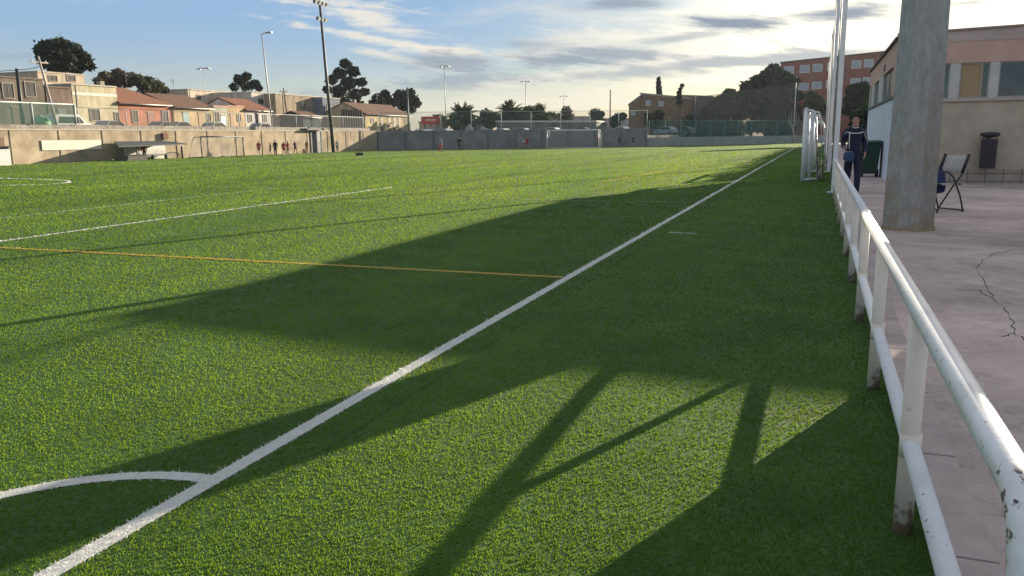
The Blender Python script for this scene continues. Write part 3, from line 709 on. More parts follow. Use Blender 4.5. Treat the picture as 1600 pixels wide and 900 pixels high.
def shelter():
    p0 = onZ(196, 250); xb = LW+.3; xf = LW+2.6
    y0 = onX(197, 240, xf).y; y1 = onX(262, 240, LW+.6).y
    t = thing('dugout_shelter', 'open dugout shelter with a thin dark sloping canopy before the beige wall', 'shelter', (0,0,0))
    dk = mat('canopy_dark', (.05,.055,.06))
    zr = onX(230, 224, LW+1).z
    MB().prism([(xf+.5,y0-1.2,zr-.28),(xf+.5,y1,zr-.16),(xb,y1,zr+.12),(xb,y0+1.0,zr+.12)], (0,0,.09)).build('canopy', dk, t)
    for yy in (y0+1.2, y1-.3): MB().box(xf-.1, xf, yy, yy+.12, 0, zr-.3).build('post', dk, t)
    MB().box(xb-.02, xb+.06, y0+2, y1, .05, zr-.1).build('back_panel', mat('panel_white', (.52,.50,.47), .7, .15, 2), t)
    MB().box(xb+.4, xb+.8, y0+2.4, y1-.2, .40, .46).build('bench_seat', mat('bench_green', (.10,.16,.12), .6), t)
    for k in range(3):
        yy = y0+3+k*(y1-y0-3.6)/2; MB().box(xb+.45, xb+.75, yy, yy+.08, 0, .398).build('bench_leg', dk, t)
    MB().prism([(xf-.6,y0-.6,0),(xf+.3,y0-.2,0),(xf+.1,y0+2.2,0),(xf-.8,y0+2,0)], (0,.1,.42)).build('ballast_bag', mat('sack_dark', (.06,.065,.05), .9), t)
shelter()
# green domed recycling container on the street, left
def igloo():
    q = onX(64, 190, -64)
    t = thing('recycling_igloo', 'bright green domed recycling container behind the tall screen fence', 'container', (-63.6, onX(64,190,-63.6).y, 2.4))
    g = mat('igloo_green', (.10,.30,.12), .5, .15)
    MB().lathe([(.62,0),(.80,.1),(.84,.6),(.76,1.05),(.55,1.38),(.28,1.52),(.08,1.56)], 20).build('dome', g, t)
    MB().lathe([(.15,1.5),(.15,1.62),(.05,1.64)], 10).build('lifting_cap', GALV, t)
    MB().tube([(.55,.0,1.28),(.75,0,1.12)], .14, 12).build('mouth', BLACK, t)
igloo()

# ------------------------------------------------------------------ houses above the left wall
XF = -78.0; ZS = 2.4
TILE_R = mat('roof_tile', (.19,.09,.06), .95, .35, 3, .8, 12, col2=(.29,.15,.105), stretch=(1,4,1), spec=.05)
TILE_B = mat('roof_tile_brown', (.13,.085,.065), .95, .4, 3, .8, 12, col2=(.21,.135,.10), stretch=(1,4,1), spec=.05)
PANE = mat('dark_pane', (.05,.052,.055), .25, .4, 1.0, spec=.5)
def opening(par, kind, a, b, z0, z1, X, m=None, frame=None):
    if kind == 'w':
        f = MB(); w = .09
        f.box(X+.004, X+.07, a-w, a, z0-w, z1+w); f.box(X+.004, X+.07, b, b+w, z0-w, z1+w); f.box(X+.004, X+.07, a, b, z1, z1+w); f.box(X+.004, X+.10, a, b, z0-w, z0)
        o = f.build('window', frame or mat('window_surround', (.27,.23,.18), .8), par)
        MB().box(X+.003, X+.02, a, b, z0, z1).build('pane', m or PANE, o)
        MB().box(X+.021, X+.045, (a+b)/2-.03, (a+b)/2+.03, z0, z1).build('frame_bar', mat('wood_bar', (.16,.11,.07), .7), o)
    else:
        o = MB().box(X+.003, X+.05, a, b, z0, z1).build('door', m or mat('door_brown', (.10,.055,.03), .6, .25), par)
        MB().box(X+.003, X+.08, a-.1, b+.1, z1+.002, z1+.12).build('lintel', frame or mat('window_surround', (.42,.38,.32)), o)
        MB().tube([(X+.05, a+.12, z0+1.0), (X+.10, a+.12, z0+1.0)], .04, 6).build('handle', DARKSTEEL, o)
def house(name, label, x0, x1, eave, wallm, roof='flat', ridge=None, depth=9.0, X=XF, base=195, ops=(), roofm=None, cat='house', capm=None, ridge_cut=0, band=None):
    ya = onX(x0, base, X).y; yb = onX(x1, base, X).y; ze = onX((x0+x1)/2, eave, X).z
    t = thing(name, label, cat, (X, ya, ZS)); L = yb-ya; hz = ze-ZS
    lx = lambda v: v  # local frame: +x towards the pitch
    MB().box(-depth, 0, 0, L, -.3, hz).build('wall', wallm, t)
    if roof == 'flat':
        MB().box(-depth-.06, .10, -.04, L+.04, hz+.002, hz+.16).build('roof', capm or mat('parapet_cap', (.40,.36,.30), .9, .2), t)
        if band: MB().box(.002, .04, 0, L, hz*.80, hz*.86).build('cornice', band, t)
    else:
        zr = onX((x0+x1)/2, ridge, X-depth/2).z-ZS
        c = ridge_cut*L
        b = MB(); o = .35; th = .14
        pts = [(o,-.1,hz-.02),(o,L+.1,hz-.02),(-depth/2,L+.1-c,zr),(-depth/2,-.1,zr)]
        b.prism(pts, (0,0,th)); b.prism([(-depth-o,-.1,hz-.02),(-depth/2,-.1,zr),(-depth/2,L+.1-c,zr),(-depth-o,L+.1,hz-.02)], (0,0,th)); 
        if c: b.prism([(o,L+.1,hz-.02),(-depth-o,L+.1,hz-.02),(-depth/2,L+.1-c,zr)], (0,0,th))
        r = b.build('roof', roofm or TILE_R, t)
        MB().prism([(-.01,.003,hz-.05),(-depth+.01,.003,hz-.05),(-depth/2,.003,zr-.05)], (0,.2,0)).build('gable', wallm, t)
        if not c: MB().prism([(-.01,L-.203,hz-.05),(-depth+.01,L-.203,hz-.05),(-depth/2,L-.203,zr-.05)], (0,.2,0)).build('gable', wallm, t)
        MB().box(.002, .06, 0, L, hz-.22, hz-.06).build('cornice', band or capm or mat('parapet_cap', (.40,.36,.30)), t)
        ay = L*.72; MB().tube([(-depth/2,ay,zr-.3),(-depth/2,ay,zr+2.2)], .03, 5).tube([(-depth/2,ay-.7,zr+2.0),(-depth/2,ay+.7,zr+2.0)], .025, 5).tube([(-depth/2,ay-.45,zr+1.7),(-depth/2,ay+.45,zr+1.7)], .02, 5).build('aerial', DARKSTEEL, r)
        MB().tube([(.36,-.1,hz-.06),(.36,L+.1,hz-.06)], .07, 6).build('gutter', GALV, t)
        if L > 8: MB().box(-depth/2-1.2, -depth/2-.6, L*.3, L*.3+.6, zr-.6, zr+.8).build('chimney', STONE, r)
    for op in ops:
        k, a, b_, top, bot = op[:5]
        A = onX(a, 185, X).y-ya; B = onX(b_, 185, X).y-ya; xm = (a+b_)/2
        z1 = onX(xm, top, X).z-ZS; z0 = max(onX(xm, bot, X).z-ZS, 0.0) if k == 'w' else 0.0
        opening(t, k, A, B, z0, z1, 0, *(op[5:]))
    return t
WG = 'houses along the raised street'
plaster = lambda n, c, v=.14: mat(n, tuple(k*.84 for k in c), .95, v+.16, 1.1, .3, 16, stretch=(1,1,.45), spec=.05)
TEAL = mat('teal_door', (.12,.24,.24), .6); OCHRE = mat('ochre_door', (.22,.11,.03), .6)
house('brown_house', 'dark brown-grey two-storey house at the left edge behind the screen fence', -70, 75, 121, plaster('brown_render', (.17,.145,.12), .2), capm=mat('dark_cap', (.14,.11,.09), .9), depth=10, ops=[('w',10,26,131,153),('w',45,60,129,151),('d',20,32,168,195)])
house('shade_brown_block', 'low block between the dark house and the yellow house, shade painted in as dark brown', 78, 117, 138, plaster('shade_brown', (.20,.15,.125), .22), capm=mat('dark_cap', (.14,.11,.09)), depth=7, ops=[('d',92,104,172,195,mat('garage_grey',(.16,.16,.16),.6))])  # yellow house's shaded side wall, its shade put into a dark render colour
house('cream_penthouse', 'cream rooftop block peeking over the dark brown block under the big pine', 68, 140, 116, plaster('cream_render', (.50,.42,.33)), X=-90, depth=7, ops=[('w',84,96,119,127),('w',112,124,119,127)])
house('yellow_house', 'pale yellow single-storey house with a flat parapet left of the orange house', 118, 187, 135, plaster('yellow_render', (.50,.45,.31)), depth=12, band=mat('white_band', (.55,.53,.46), .8), ops=[('w',142,156,171,188),('w',180,186,176,190)])
house('orange_house', 'orange-red house with a tiled hip roof and a dark red door', 188, 268, 163, plaster('orange_render', (.40,.185,.125)), 'tile', 141, 9, ridge_cut=.35, band=mat('orange_band', (.40,.15,.09), .8), ops=[('w',207,215,173,191),('d',231,240,176,195,mat('wine_door',(.14,.03,.025),.6)),('w',254,262,174,190)])
house('ochre_house', 'ochre house with teal shutters and a long brown tiled roof', 273, 334, 169, plaster('ochre_render', (.48,.38,.22)), 'tile', 151, 9, roofm=TILE_B, ops=[('d',286,295,176,195,TEAL),('d',310,317,177,195,OCHRE),('w',324,329,178,189)])
house('pale_green_house', 'narrow pale house with a flat pink roof edge and a white arch', 335, 357, 167, plaster('pale_green_render', (.42,.42,.33)), capm=mat('pink_cap', (.48,.30,.23), .9), depth=8, ops=[('w',338,342,176,190),('d',345,352,181,195,mat('white_door',(.62,.62,.6),.5))])
house('apricot_house', 'small apricot house with a brown door right of the narrow pale house', 357.5, 383, 167, plaster('apricot_render', (.50,.37,.22)), capm=mat('pink_cap', (.48,.30,.23)), depth=8, ops=[('d',360,366,179,195,OCHRE),('w',371,376,179,189)])
house('white_house', 'white house with a red tiled roof left of the street lamp', 384, 424, 173, plaster('white_render', (.56,.53,.50)), 'tile', 157, 9, ops=[('w',388,393,180,190),('d',400,405,179,195),('w',411,416,180,190)])
house('cream_block', 'large cream block rising behind the tiled roofs in the middle of the row', 298, 366, 143, plaster('cream_render2', (.58,.50,.40)), X=-96, depth=14, ops=[('w',310,316,149,155)], cat='building')
house('grey_glazed_block', 'small grey rooftop block with dark glazing under the small pine', 366.5, 394, 147, mat('blue_grey', (.16,.18,.20), .5, .2), X=-94, depth=8, ops=[('w',370,378,149,157),('w',382,390,149,157)], cat='building')
house('white_tall_house', 'tall white house with dark arched openings behind the street lamp', 396, 432, 146, plaster('white_render2', (.50,.47,.42), .2), X=-88, depth=9, ops=[('w',405,413,155,162),('w',417,425,156,163),('w',405,413,168,176),('w',417,425,169,177)])
house('tan_building', 'long blank tan building left of the tall floodlight pole', 433, 505, 150, plaster('tan_render', (.33,.27,.20), .18), X=-86, depth=14, cat='building', ops=[('w',470,478,162,170),('d',455,462,178,195)])
house('blue_grey_house', 'blue-grey house directly behind the tall floodlight pole', 506, 533, 154, plaster('bluegrey_render', (.20,.22,.26)), X=-84, depth=9, ops=[('w',512,517,163,172),('w',524,529,163,172)])
house('dark_hut', 'low dark hut with a brown roof above the wall gate', 474, 500, 183, plaster('hut_dark', (.06,.08,.085)), 'tile', 176, 4, X=-68, roofm=TILE_B)
def slat_fence():
    a, b = onX(534, 190, -70).y, onX(568, 190, -70).y
    t = thing('slat_fence', 'dark grey slatted fence between the floodlight pole and the yellow row', 'fence', (-70, a, ZS))
    L = b-a; z = onX(550, 171, -70).z-ZS
    n = 9
    for i in range(n): MB().box(-.05, .05, L*i/n, L*i/n+.15, 0, z).build('post', mat('flat_black', (.02,.02,.022), 1.0, .2, spec=0), t)
    MB().box(-.08, -.052, 0, L, .1, z-.1).build('slat_panel', mat('slat_grey', (.08,.083,.088), 1.0, .2, 2, stretch=(1,8,1), spec=0), t)
slat_fence()
house('yellow_terrace', 'long low yellow terrace with a row of dark doors behind the wall corner', 571, 641, 180, plaster('yellow_terrace_render', (.46,.39,.24)), 'tile', 165, 9, X=-76, base=198, roofm=TILE_B, ops=[('w',579,584,185,191),('d',594,598,184,200),('d',606,610,184,200),('d',614,618,184,200),('d',622,626,184,200),('w',632,636,186,192)])

# ------------------------------------------------------------------ far walls, fences, car park
def seg_box(b, p, q, th, z0, z1):
    d = Vector((q[0]-p[0], q[1]-p[1], 0)).normalized(); n = Vector((-d.y, d.x, 0))*th
    b.prism([(p[0],p[1],z0),(q[0],q[1],z0),(q[0]+n.x,q[1]+n.y,z0),(p[0]+n.x,p[1]+n.y,z0)], (0,0,z1-z0)); return n
def far_walls():
    t = thing('end_wall', 'shaded grey block wall behind the far goal', 'wall', (0,0,0))
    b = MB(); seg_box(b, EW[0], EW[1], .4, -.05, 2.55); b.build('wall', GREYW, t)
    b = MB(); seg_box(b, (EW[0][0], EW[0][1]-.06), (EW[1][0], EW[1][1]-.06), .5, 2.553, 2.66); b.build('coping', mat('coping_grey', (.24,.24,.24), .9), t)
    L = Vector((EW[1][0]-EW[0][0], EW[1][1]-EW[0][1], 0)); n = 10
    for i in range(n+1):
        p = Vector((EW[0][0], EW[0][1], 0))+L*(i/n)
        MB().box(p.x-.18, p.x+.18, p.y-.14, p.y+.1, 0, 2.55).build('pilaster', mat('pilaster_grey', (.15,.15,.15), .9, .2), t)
    t = thing('low_end_wall', 'low pale concrete wall under the green mesh fence at the far right end', 'wall', (0,0,0))
    b = MB(); seg_box(b, EW[1], EW[2], .4, -.05, 1.3); b.build('wall', mat('low_wall_concrete', (.27,.28,.27), .9, .2, .8), t)
    b = MB(); seg_box(b, (EW[2][0]+.01, EW[2][1]), (3.0, 151), .4, -.05, 1.3); b.build('return_wall', mat('pale_wall', (.45,.46,.46), .9), t)
far_walls()
GP = mat('green_post', (.13,.26,.20), .6, .1); GP2 = mat('pale_green_post', (.34,.44,.38), .6, .1)
mesh_fence('end_fence', 'tall thin green wire fence on top of the grey end wall', [(-58.1,100.3),(-24,119.3)], 2.6, 4.3, GP2, mat('thin_green_mesh', (.12,.20,.16), .8, .1, alpha=.16), 2.66)
mesh_fence('green_end_fence', 'green mesh fence on the low pale wall at the far right end', [(-23.7,119.5),(-3.2,150.2)], 2.5, 3.4, GP, mat('green_mesh', (.035,.10,.09), .9, .2, alpha=.60), 1.3)
def ball_net():
    t = thing('ball_net', 'tall dark translucent ball net behind the green end fence', 'net', (0,0,0))
    pts = [onY(1062, 190, 150), onY(1062, 158, 150), onY(1150, 140, 156), onY(1241, 131, 160), onY(1241, 200, 160)]
    A, B = onY(1085, 200, 152), onY(1240, 205, 160); zA, zB = onY(1085, 152, 152).z, onY(1240, 131, 160).z
    MB().quad((A.x,A.y,1.9),(B.x,B.y,1.9),(B.x,B.y,zB),(A.x,A.y,zA)).build('netting', mat('dark_net', (.10,.11,.10), .95, .15, .4, alpha=.45), t)
    MB().tube([(B.x,B.y,-.06),(B.x,B.y,zB+.2)], .10, 8).build('pole', PALEPOST, t)
    MB().tube([(A.x,A.y,-.06),(A.x,A.y,zA+.2)], .10, 8).build('pole', DARKSTEEL, t)
    MB().tube([(A.x,A.y,zA),(B.x,B.y,zB)], .04, 6).build('top_cable', DARKSTEEL, t)
ball_net()

def pole(name, label, px, top, base, X=None, Y=None, r=.09, zb=None, m=DARKSTEEL, head=None, cat='pole', group=None, lean=None):
    at = (lambda a, b: onX(a, b, X)) if X is not None else (lambda a, b: onY(a, b, Y))
    B = at(px, base); 
    if zb is not None: B.z = zb
    z = at(px, top).z
    t = thing(name, label, cat, B, 0, group); h = z-B.z
    lx = lean or (0,0)
    MB().tube([(0,0,0),(lx[0]*.5,lx[1]*.5,h*.5),(lx[0],lx[1],h)], [r, r*.85, r*.65], 8).build('shaft', m, t)
    if head == 'wood':
        MB().box(lx[0]-.06, lx[0]+.06, lx[1]-.9, lx[1]+.9, h-.6, h-.48).build('crossarm', m, t)
        for k in (-.7, 0, .7): MB().lathe([(.05,0),(.07,.06),(.03,.16)], 8, (lx[0], lx[1]+k, h-.478)).build('insulator', PALEPOST, t)
    if head == 'lamp':
        MB().tube([(lx[0],lx[1],h-.1),(lx[0]+.4,lx[1],h+.05),(lx[0]+1.1,lx[1],h+.1)], .05, 6).build('arm', m, t)
        MB().box(lx[0]+.6, lx[0]+1.5, lx[1]-.2, lx[1]+.2, h, h+.16).build('lamp_head', m, t, .04)
    if head == 'twin':
        MB().box(lx[0]-1.0, lx[0]+1.0, lx[1]-.07, lx[1]+.07, h-.08, h+.06).build('crossarm', m, t)
        for k in (-1.0, 1.0): MB().box(lx[0]+k-.4, lx[0]+k+.4, lx[1]-.2, lx[1]+.2, h-.20, h-.083).build('lamp_head', m, t, .03)
    if head == 'flood':
        for z_, n, w in ((h-.15, 4, 2.4), (h-2.0, 3, 1.5)):
            MB().box(lx[0]-.06, lx[0]+.06, lx[1]-w*.55, lx[1]+w*.55, z_-.06, z_+.06).build('crossarm', m, t)
            for k in range(n):
                yy = lx[1]-w/2+w*k/(n-1)
                f = MB(); f.prism([(lx[0]+.08,yy-.27,z_-.30),(lx[0]+.30,yy-.27,z_-.38),(lx[0]+.42,yy-.27,z_+.02),(lx[0]+.08,yy-.27,z_+.10)], (0,.54,0)); l = f.build('floodlight', m, t)
                MB().quad((lx[0]+.305,yy-.22,z_-.365),(lx[0]+.305,yy+.22,z_-.365),(lx[0]+.425,yy+.22,z_+.0),(lx[0]+.425,yy-.22,z_+.0)).build('lens', mat('lamp_lens', (.4,.42,.42), .2), l)
        MB().tube([(lx[0],lx[1],h-2.3),(lx[0],lx[1],h+.2)], .05, 6).build('mast_head', m, t)
        for k in range(0, 14): MB().box(lx[0]*k/14+.1, lx[0]*k/14+.22, lx[1]*k/14-.02, lx[1]*k/14+.02, 1+k*1.1, 1.03+k*1.1).build('climbing_rung', m, t)
    return t
WOOD = mat('weathered_wood', (.12,.095,.075), .9, .25, 4)
pole('floodlight_pole', 'tall dark floodlight pole with two tiers of lamps beside the beige wall gate', 521, 6, 237, X=-57.2, r=.22, zb=0, head='flood', cat='floodlight', lean=(-.35,-.75))
pole('street_lamp', 'slim street lamp with a single flat head in front of the tall white house', 426, 55, 200, X=-63, r=.10, zb=2.4, m=GALV, head='lamp', cat='street lamp', lean=(-.3,-.5))
pole('wooden_pole', 'pale leaning wooden pole in front of the big pine', 91, 90, 196, X=-66, r=.13, zb=2.4, m=mat('pale_wood', (.36,.32,.28), .9, .2), head='wood', lean=(-.4,-.9))
pole('black_chimney_pole', 'short thick black pole against the dark two-storey house', 36, 108, 190, X=-74, r=.22, zb=2.4, m=BLACK)
pole('drainpipe_pole', 'thin dark pole at the left corner of the yellow house', 124, 134, 196, X=-70, r=.09, zb=2.4)
pole('aerial_mast', 'thin rooftop aerial mast over the cream block', 323, 107, 168, X=-95, r=.05, m=GALV, head='twin', cat='mast')
pole('wooden_pole', 'brown wooden utility pole before the tan building', 452, 138, 196, X=-76, r=.13, zb=2.4, m=WOOD, head='wood', lean=(-.2,-.6))
pole('wooden_pole', 'slim second utility pole just left of the brown one', 444, 143, 190, X=-80, r=.10, zb=2.4, m=WOOD, head='wood')
pole('rear_pole', 'dark pole standing against the end wall before the round pines', 640, 136, 236, Y=103.5, r=.14, zb=0, m=DARKSTEEL)
pole('twin_lamp', 'tall thin twin-headed lamp left of the palms', 697, 103, 200, Y=170, r=.12, zb=1.65, m=GALV, head='twin', cat='street lamp', group='twin lamps in the car park')
pole('twin_lamp', 'thin twin-headed lamp rising behind the middle palms', 822, 127, 200, Y=185, r=.12, zb=1.65, m=GALV, head='twin', cat='street lamp', group='twin lamps in the car park')
pole('twin_lamp', 'faint far twin-headed lamp above the bare bush', 881, 150, 200, Y=230, r=.12, zb=1.65, m=GALV, head='twin', cat='street lamp', group='twin lamps in the car park')
pole('wooden_pole', 'dark wooden pole between the far bushes and the brown brick building', 953, 140, 205, Y=150, r=.15, zb=1.65, m=WOOD)

# ------------------------------------------------------------------ vegetation
def leafy(name, clumps, n, leaf, m, parent, seed, flat=1.0, hollow=.5):
    rng = np.random.default_rng(seed); C = np.array(clumps, float)
    wts = C[:,3]**2; ci = rng.choice(len(C), n, p=wts/wts.sum())
    d = rng.normal(size=(n,3)); d /= np.linalg.norm(d, axis=1)[:,None]
    rr = rng.uniform(hollow**3, 1, n)**(1/3) * (1+.16*rng.normal(size=n)*(rng.random(n) < .35))
    P = C[ci,:3] + d*rr[:,None]*C[ci,3][:,None]*np.array([1,1,flat])
    a = rng.normal(size=(n,3)); a /= np.linalg.norm(a, axis=1)[:,None]; b = np.cross(a, rng.normal(size=(n,3))); b /= np.linalg.norm(b, axis=1)[:,None]
    s = leaf*rng.uniform(.5, 1.3, n)[:,None]
    V = np.stack([P-a*s, P+b*s*.5, P+a*s, P-b*s*.5], 1).reshape(-1,3)
    me = bpy.data.meshes.new(name); me.vertices.add(4*n); me.vertices.foreach_set('co', V.astype(np.float32).ravel())
    me.loops.add(4*n); me.loops.foreach_set('vertex_index', np.arange(4*n, dtype=np.int32))
    me.polygons.add(n); me.polygons.foreach_set('loop_start', np.arange(0, 4*n, 4, dtype=np.int32)); me.update()
    return link(name, me, m, parent)
PINE = mat('pine_foliage', (.020,.038,.016), .85, .4, .8, transl=.12, island=.5)
PINE2 = mat('dark_pine_foliage', (.012,.022,.011), .85, .4, .8, transl=.10, island=.5)
OLIVE = mat('olive_foliage', (.065,.075,.038), .85, .35, .8, transl=.25, island=.5)
TWIG = mat('twiggy_foliage', (.10,.085,.06), .9, .35, .8, transl=.2, island=.5)
BARK = mat('bark', (.09,.07,.055), .95, .3, 3, .4, 12)
def tree(name, label, clumps, X=None, Y=None, zb=2.4, m=PINE, n=2600, leaf=.45, cat='tree', group=None, trunk_px=None, r=.22, seed=1, flat=.85, hollow=.35, shrink=.86):
    at = (lambda a, b: onX(a, b, X)) if X is not None else (lambda a, b: onY(a, b, Y))
    cs = []; rg = random.Random(seed)
    for px, py, rp in clumps:
        rp *= shrink
        p = at(px, py); depth = (p-EYE).dot(cf); rad = rp*depth/F
        p += Vector((p.x, p.y, 0)).normalized()*rg.uniform(-.7, .7)*rad
        cs.append((p.x, p.y, p.z, rad))
    base = at(trunk_px if trunk_px else sum(c[0] for c in clumps)/len(clumps), 190); base.z = zb
    t = thing(name, label, cat, base, 0, group)
    loc = [(c[0]-base.x, c[1]-base.y, c[2]-base.z, c[3]) for c in cs]
    leafy('crown', loc, n, leaf, m, t, seed, flat, hollow)
    b = MB(); top = max(loc, key=lambda c: c[2]); mid = Vector((sum(c[0] for c in loc)/len(loc), sum(c[1] for c in loc)/len(loc), min(c[2] for c in loc)))
    fork = Vector((mid.x*.4, mid.y*.4, max(.5, mid.z*.75)))
    b.tube([(0,0,0), fork*.5+Vector((rg.uniform(-.2,.2),rg.uniform(-.2,.2),0)), fork], [r*1.25, r, r*.8], 8)
    for c in loc: b.tube([fork, (fork+Vector(c[:3]))/2+Vector((0,0,-.1*c[3])), Vector(c[:3])], [r*.6, r*.38, r*.12], 6)
    b.build('trunk', BARK, t)
    return t
tree('umbrella_pine', 'big dense dark umbrella pine behind the dark house at upper left', [(78,78,19),(95,74,18),(112,80,18),(128,92,16),(100,95,20),(72,95,14),(138,103,9),(86,108,12),(118,104,14),(62,80,9)], X=-104, m=PINE2, n=5200, leaf=.5, seed=11, r=.35, flat=.9)
tree('bare_crowned_tree', 'grey-brown bushy tree just right of the big pine', [(165,122,13),(185,118,14),(178,130,14),(198,128,12),(155,128,9),(205,120,9)], X=-100, m=TWIG, n=2600, leaf=.34, seed=12, hollow=.0)
tree('bare_crowned_tree', 'olive-brown bushy tree above the roof of the orange house', [(215,126,12),(232,128,12),(246,134,11),(256,140,8),(226,136,12),(240,140,10)], X=-98, m=OLIVE, n=2400, leaf=.34, seed=13, hollow=.1)
tree('distant_pine', 'little dark pine crest above the ochre roof', [(298,147,5),(306,145,5),(312,148,5)], X=-112, m=PINE, n=700, leaf=.35, seed=14)
tree('small_pine', 'small round-clumped pine above the grey rooftop block', [(372,123,8),(385,120,8),(398,132,9),(366,136,8),(384,134,9),(405,138,6),(377,129,7)], X=-112, m=PINE2, n=2200, leaf=.42, seed=15)
tree('tall_pine', 'tallest ragged dark pine right of the floodlight pole', [(540,100,12),(530,115,13),(552,112,13),(518,125,11),(545,130,16),(565,128,11),(530,142,14),(555,148,14),(512,140,9),(570,143,9),(538,160,12),(560,164,11),(524,156,9)], X=-92, m=PINE2, n=5200, leaf=.5, trunk_px=541, seed=16, r=.4, flat=.75, shrink=.74)
tree('round_pine', 'smaller round pine behind the yellow terrace next to the tallest pine', [(590,155,10),(602,147,8),(606,157,9),(595,164,9),(583,162,7)], X=-92, m=PINE2, n=2000, leaf=.5, seed=17)
tree('round_pine', 'broad round pine behind the dark pole at the end wall', [(625,150,11),(640,148,11),(648,160,11),(630,163,12),(618,160,8),(642,170,9)], X=-84, m=PINE2, n=2600, leaf=.5, seed=18)
def palm(label, px, top, base, Y, spread, seed, n=44):
    p = onY(px, base, Y); p.z = 1.65; t0 = onY(px, top, Y).z; d = (p-EYE).dot(cf); rad = spread*d/F
    t = thing('palm_tree', label, 'palm', p, 0, 'low palms beyond the end wall'); rg = random.Random(seed)
    h = max(.6, t0-1.65-rad*.72)
    MB().tube([(0,0,0),(.1,0,h*.5),(0,0,h)], [.38,.33,.36], 10).build('trunk', BARK, t)
    b = MB()
    for k in range(n):
        az = rg.uniform(0, 6.28); el = rg.uniform(-.5, 1.45); L = rad*rg.uniform(.85, 1.15); prev = None
        for s in range(7):
            u = s/6; r_ = L*u*math.cos(el)*(1-.12*u); z = h + L*u*math.sin(el) - .40*L*u*u
            c = Vector((math.cos(az)*r_, math.sin(az)*r_, z)); w = .42*math.sin(math.pi*min(1, .15+.8*u))*rad/3.2
            sd = Vector((-math.sin(az), math.cos(az), 0))*w
            cur = (c-sd-Vector((0,0,w*.6)), c, c+sd-Vector((0,0,w*.6)))
            if prev:
                # leaflets: two narrow blades per side
                for q in (0, 2):
                    b.quad(prev[1], cur[1], (cur[q]*.75+cur[1]*.25), (prev[1]*.55+cur[q]*.45))
                    b.quad(prev[1], (prev[1]*.5+cur[1]*.5), (prev[q]*.6+cur[q]*.4), prev[q])
            prev = cur
    b.build('fronds', mat('palm_frond', (.060,.070,.030), .7, .3, 1, transl=.3, island=.45), t)
palm('leftmost low palm beyond the end wall, dark, beside the twin-headed lamp', 724, 154, 205, 150, 37, 31, 90)
palm('middle palm with upright fronds beyond the end wall', 797, 152, 205, 152, 34, 32, 80)
palm('rightmost round palm beyond the end wall', 842, 157, 205, 150, 35, 33, 80)
def bush(label, px, top, bot, Y, wide, m, seed, n=1200, name='bush', zb=1.65):
    rg = random.Random(seed); cl = []
    for k in range(7): cl.append((px+rg.uniform(-wide, wide)*.8, top+(bot-top)*rg.uniform(.25, .9), (bot-top)*rg.uniform(.28, .42)))
    return tree(name, label, cl, Y=Y, zb=zb, m=m, n=n, leaf=.40, cat='bush', seed=seed, r=.1, hollow=.1, group=None)
bush('brownish bush between the two left palms', 762, 164, 200, 156, 20, OLIVE, 41)
bush('dark green bush at the foot of the leftmost palm', 720, 172, 204, 153, 18, PINE, 48)
bush('dark low bush at the foot of the middle palm', 792, 172, 200, 158, 22, OLIVE, 49)
bush('olive bush hugging the rightmost palm', 848, 168, 200, 156, 18, OLIVE, 50)
bush('dark shrub behind the green end fence, below the long hall', 1092, 176, 214, 162, 18, PINE, 56, 1500)
bush('dark shrub behind the middle of the green end fence', 1135, 180, 214, 164, 20, PINE, 57, 1500)
bush('broad dark shrub behind the right part of the green end fence', 1185, 180, 214, 166, 24, PINE, 58, 1800)
bush('dark shrub beside the pale-barked bare tree', 1226, 184, 216, 166, 14, PINE, 59, 1200)
bush('reddish-brown bush between the middle and the right palm', 820, 165, 197, 157, 16, TWIG, 42)
bush('pale half-bare bush right of the palms', 888, 164, 190, 165, 18, TWIG, 43, 700)
bush('small green bush left of the dark wooden pole', 936, 170, 196, 160, 15, OLIVE, 44)
bush('dark green bush right of the dark wooden pole', 968, 176, 198, 160, 12, PINE, 45)
bush('green bush in front of the brown brick building', 1022, 172, 196, 150, 12, PINE, 46)
bush('light green bush behind the red sign', 690, 176, 200, 160, 10, OLIVE, 47)
tree('wood_edge_tree', 'tall dark tree with a domed top, the highest before the red-brick block', [(1208,112,15),(1195,122,14),(1222,122,15),(1238,128,12),(1205,138,18),(1228,145,17),(1246,150,10),(1238,170,14),(1215,165,18),(1246,185,9),(1230,195,12),(1199,158,15),(1221,186,14),(1206,196,13)], Y=172, zb=0, m=PINE, n=6000, leaf=.55, seed=51, r=.4)
tree('wood_edge_tree', 'mid-height dark tree sloping down left of the domed tree', [(1182,128,13),(1168,138,14),(1185,148,17),(1160,155,16),(1178,170,18),(1195,180,16),(1155,178,16)], Y=176, zb=0, m=PINE, n=5000, leaf=.55, seed=52, r=.35)
tree('wood_edge_tree', 'lower leafy tree behind the left part of the dark ball net', [(1140,148,12),(1128,158,13),(1145,168,15),(1115,168,12),(1130,180,14),(1105,178,12),(1120,190,13)], Y=174, zb=0, m=OLIVE, n=4200, leaf=.5, seed=53, r=.3)
tree('wood_edge_tree', 'dark tree between the net pole and the clubhouse, above the walking man', [(1334,142,12),(1348,138,12),(1330,158,12),(1350,156,13),(1340,172,13),(1356,168,10),(1324,172,9)], Y=120, zb=0, m=PINE, n=3500, leaf=.42, seed=60, r=.25)
tree('wood_edge_tree', 'dark tree between the stored goals and the net pole, before the red-brick block', [(1268,150,10),(1280,160,11),(1262,166,10),(1290,172,11),(1275,180,11)], Y=150, zb=0, m=OLIVE, n=2500, leaf=.42, seed=62, r=.2)
tree('cypress', 'narrow dark cypress rising over the brown brick building', [(1029,124,3),(1029,130,4),(1029.5,137,4.6),(1030,144,5),(1030,151,5),(1030,158,5)], Y=190, zb=1.65, m=PINE2, n=1500, leaf=.35, seed=54, r=.12, flat=1.4)
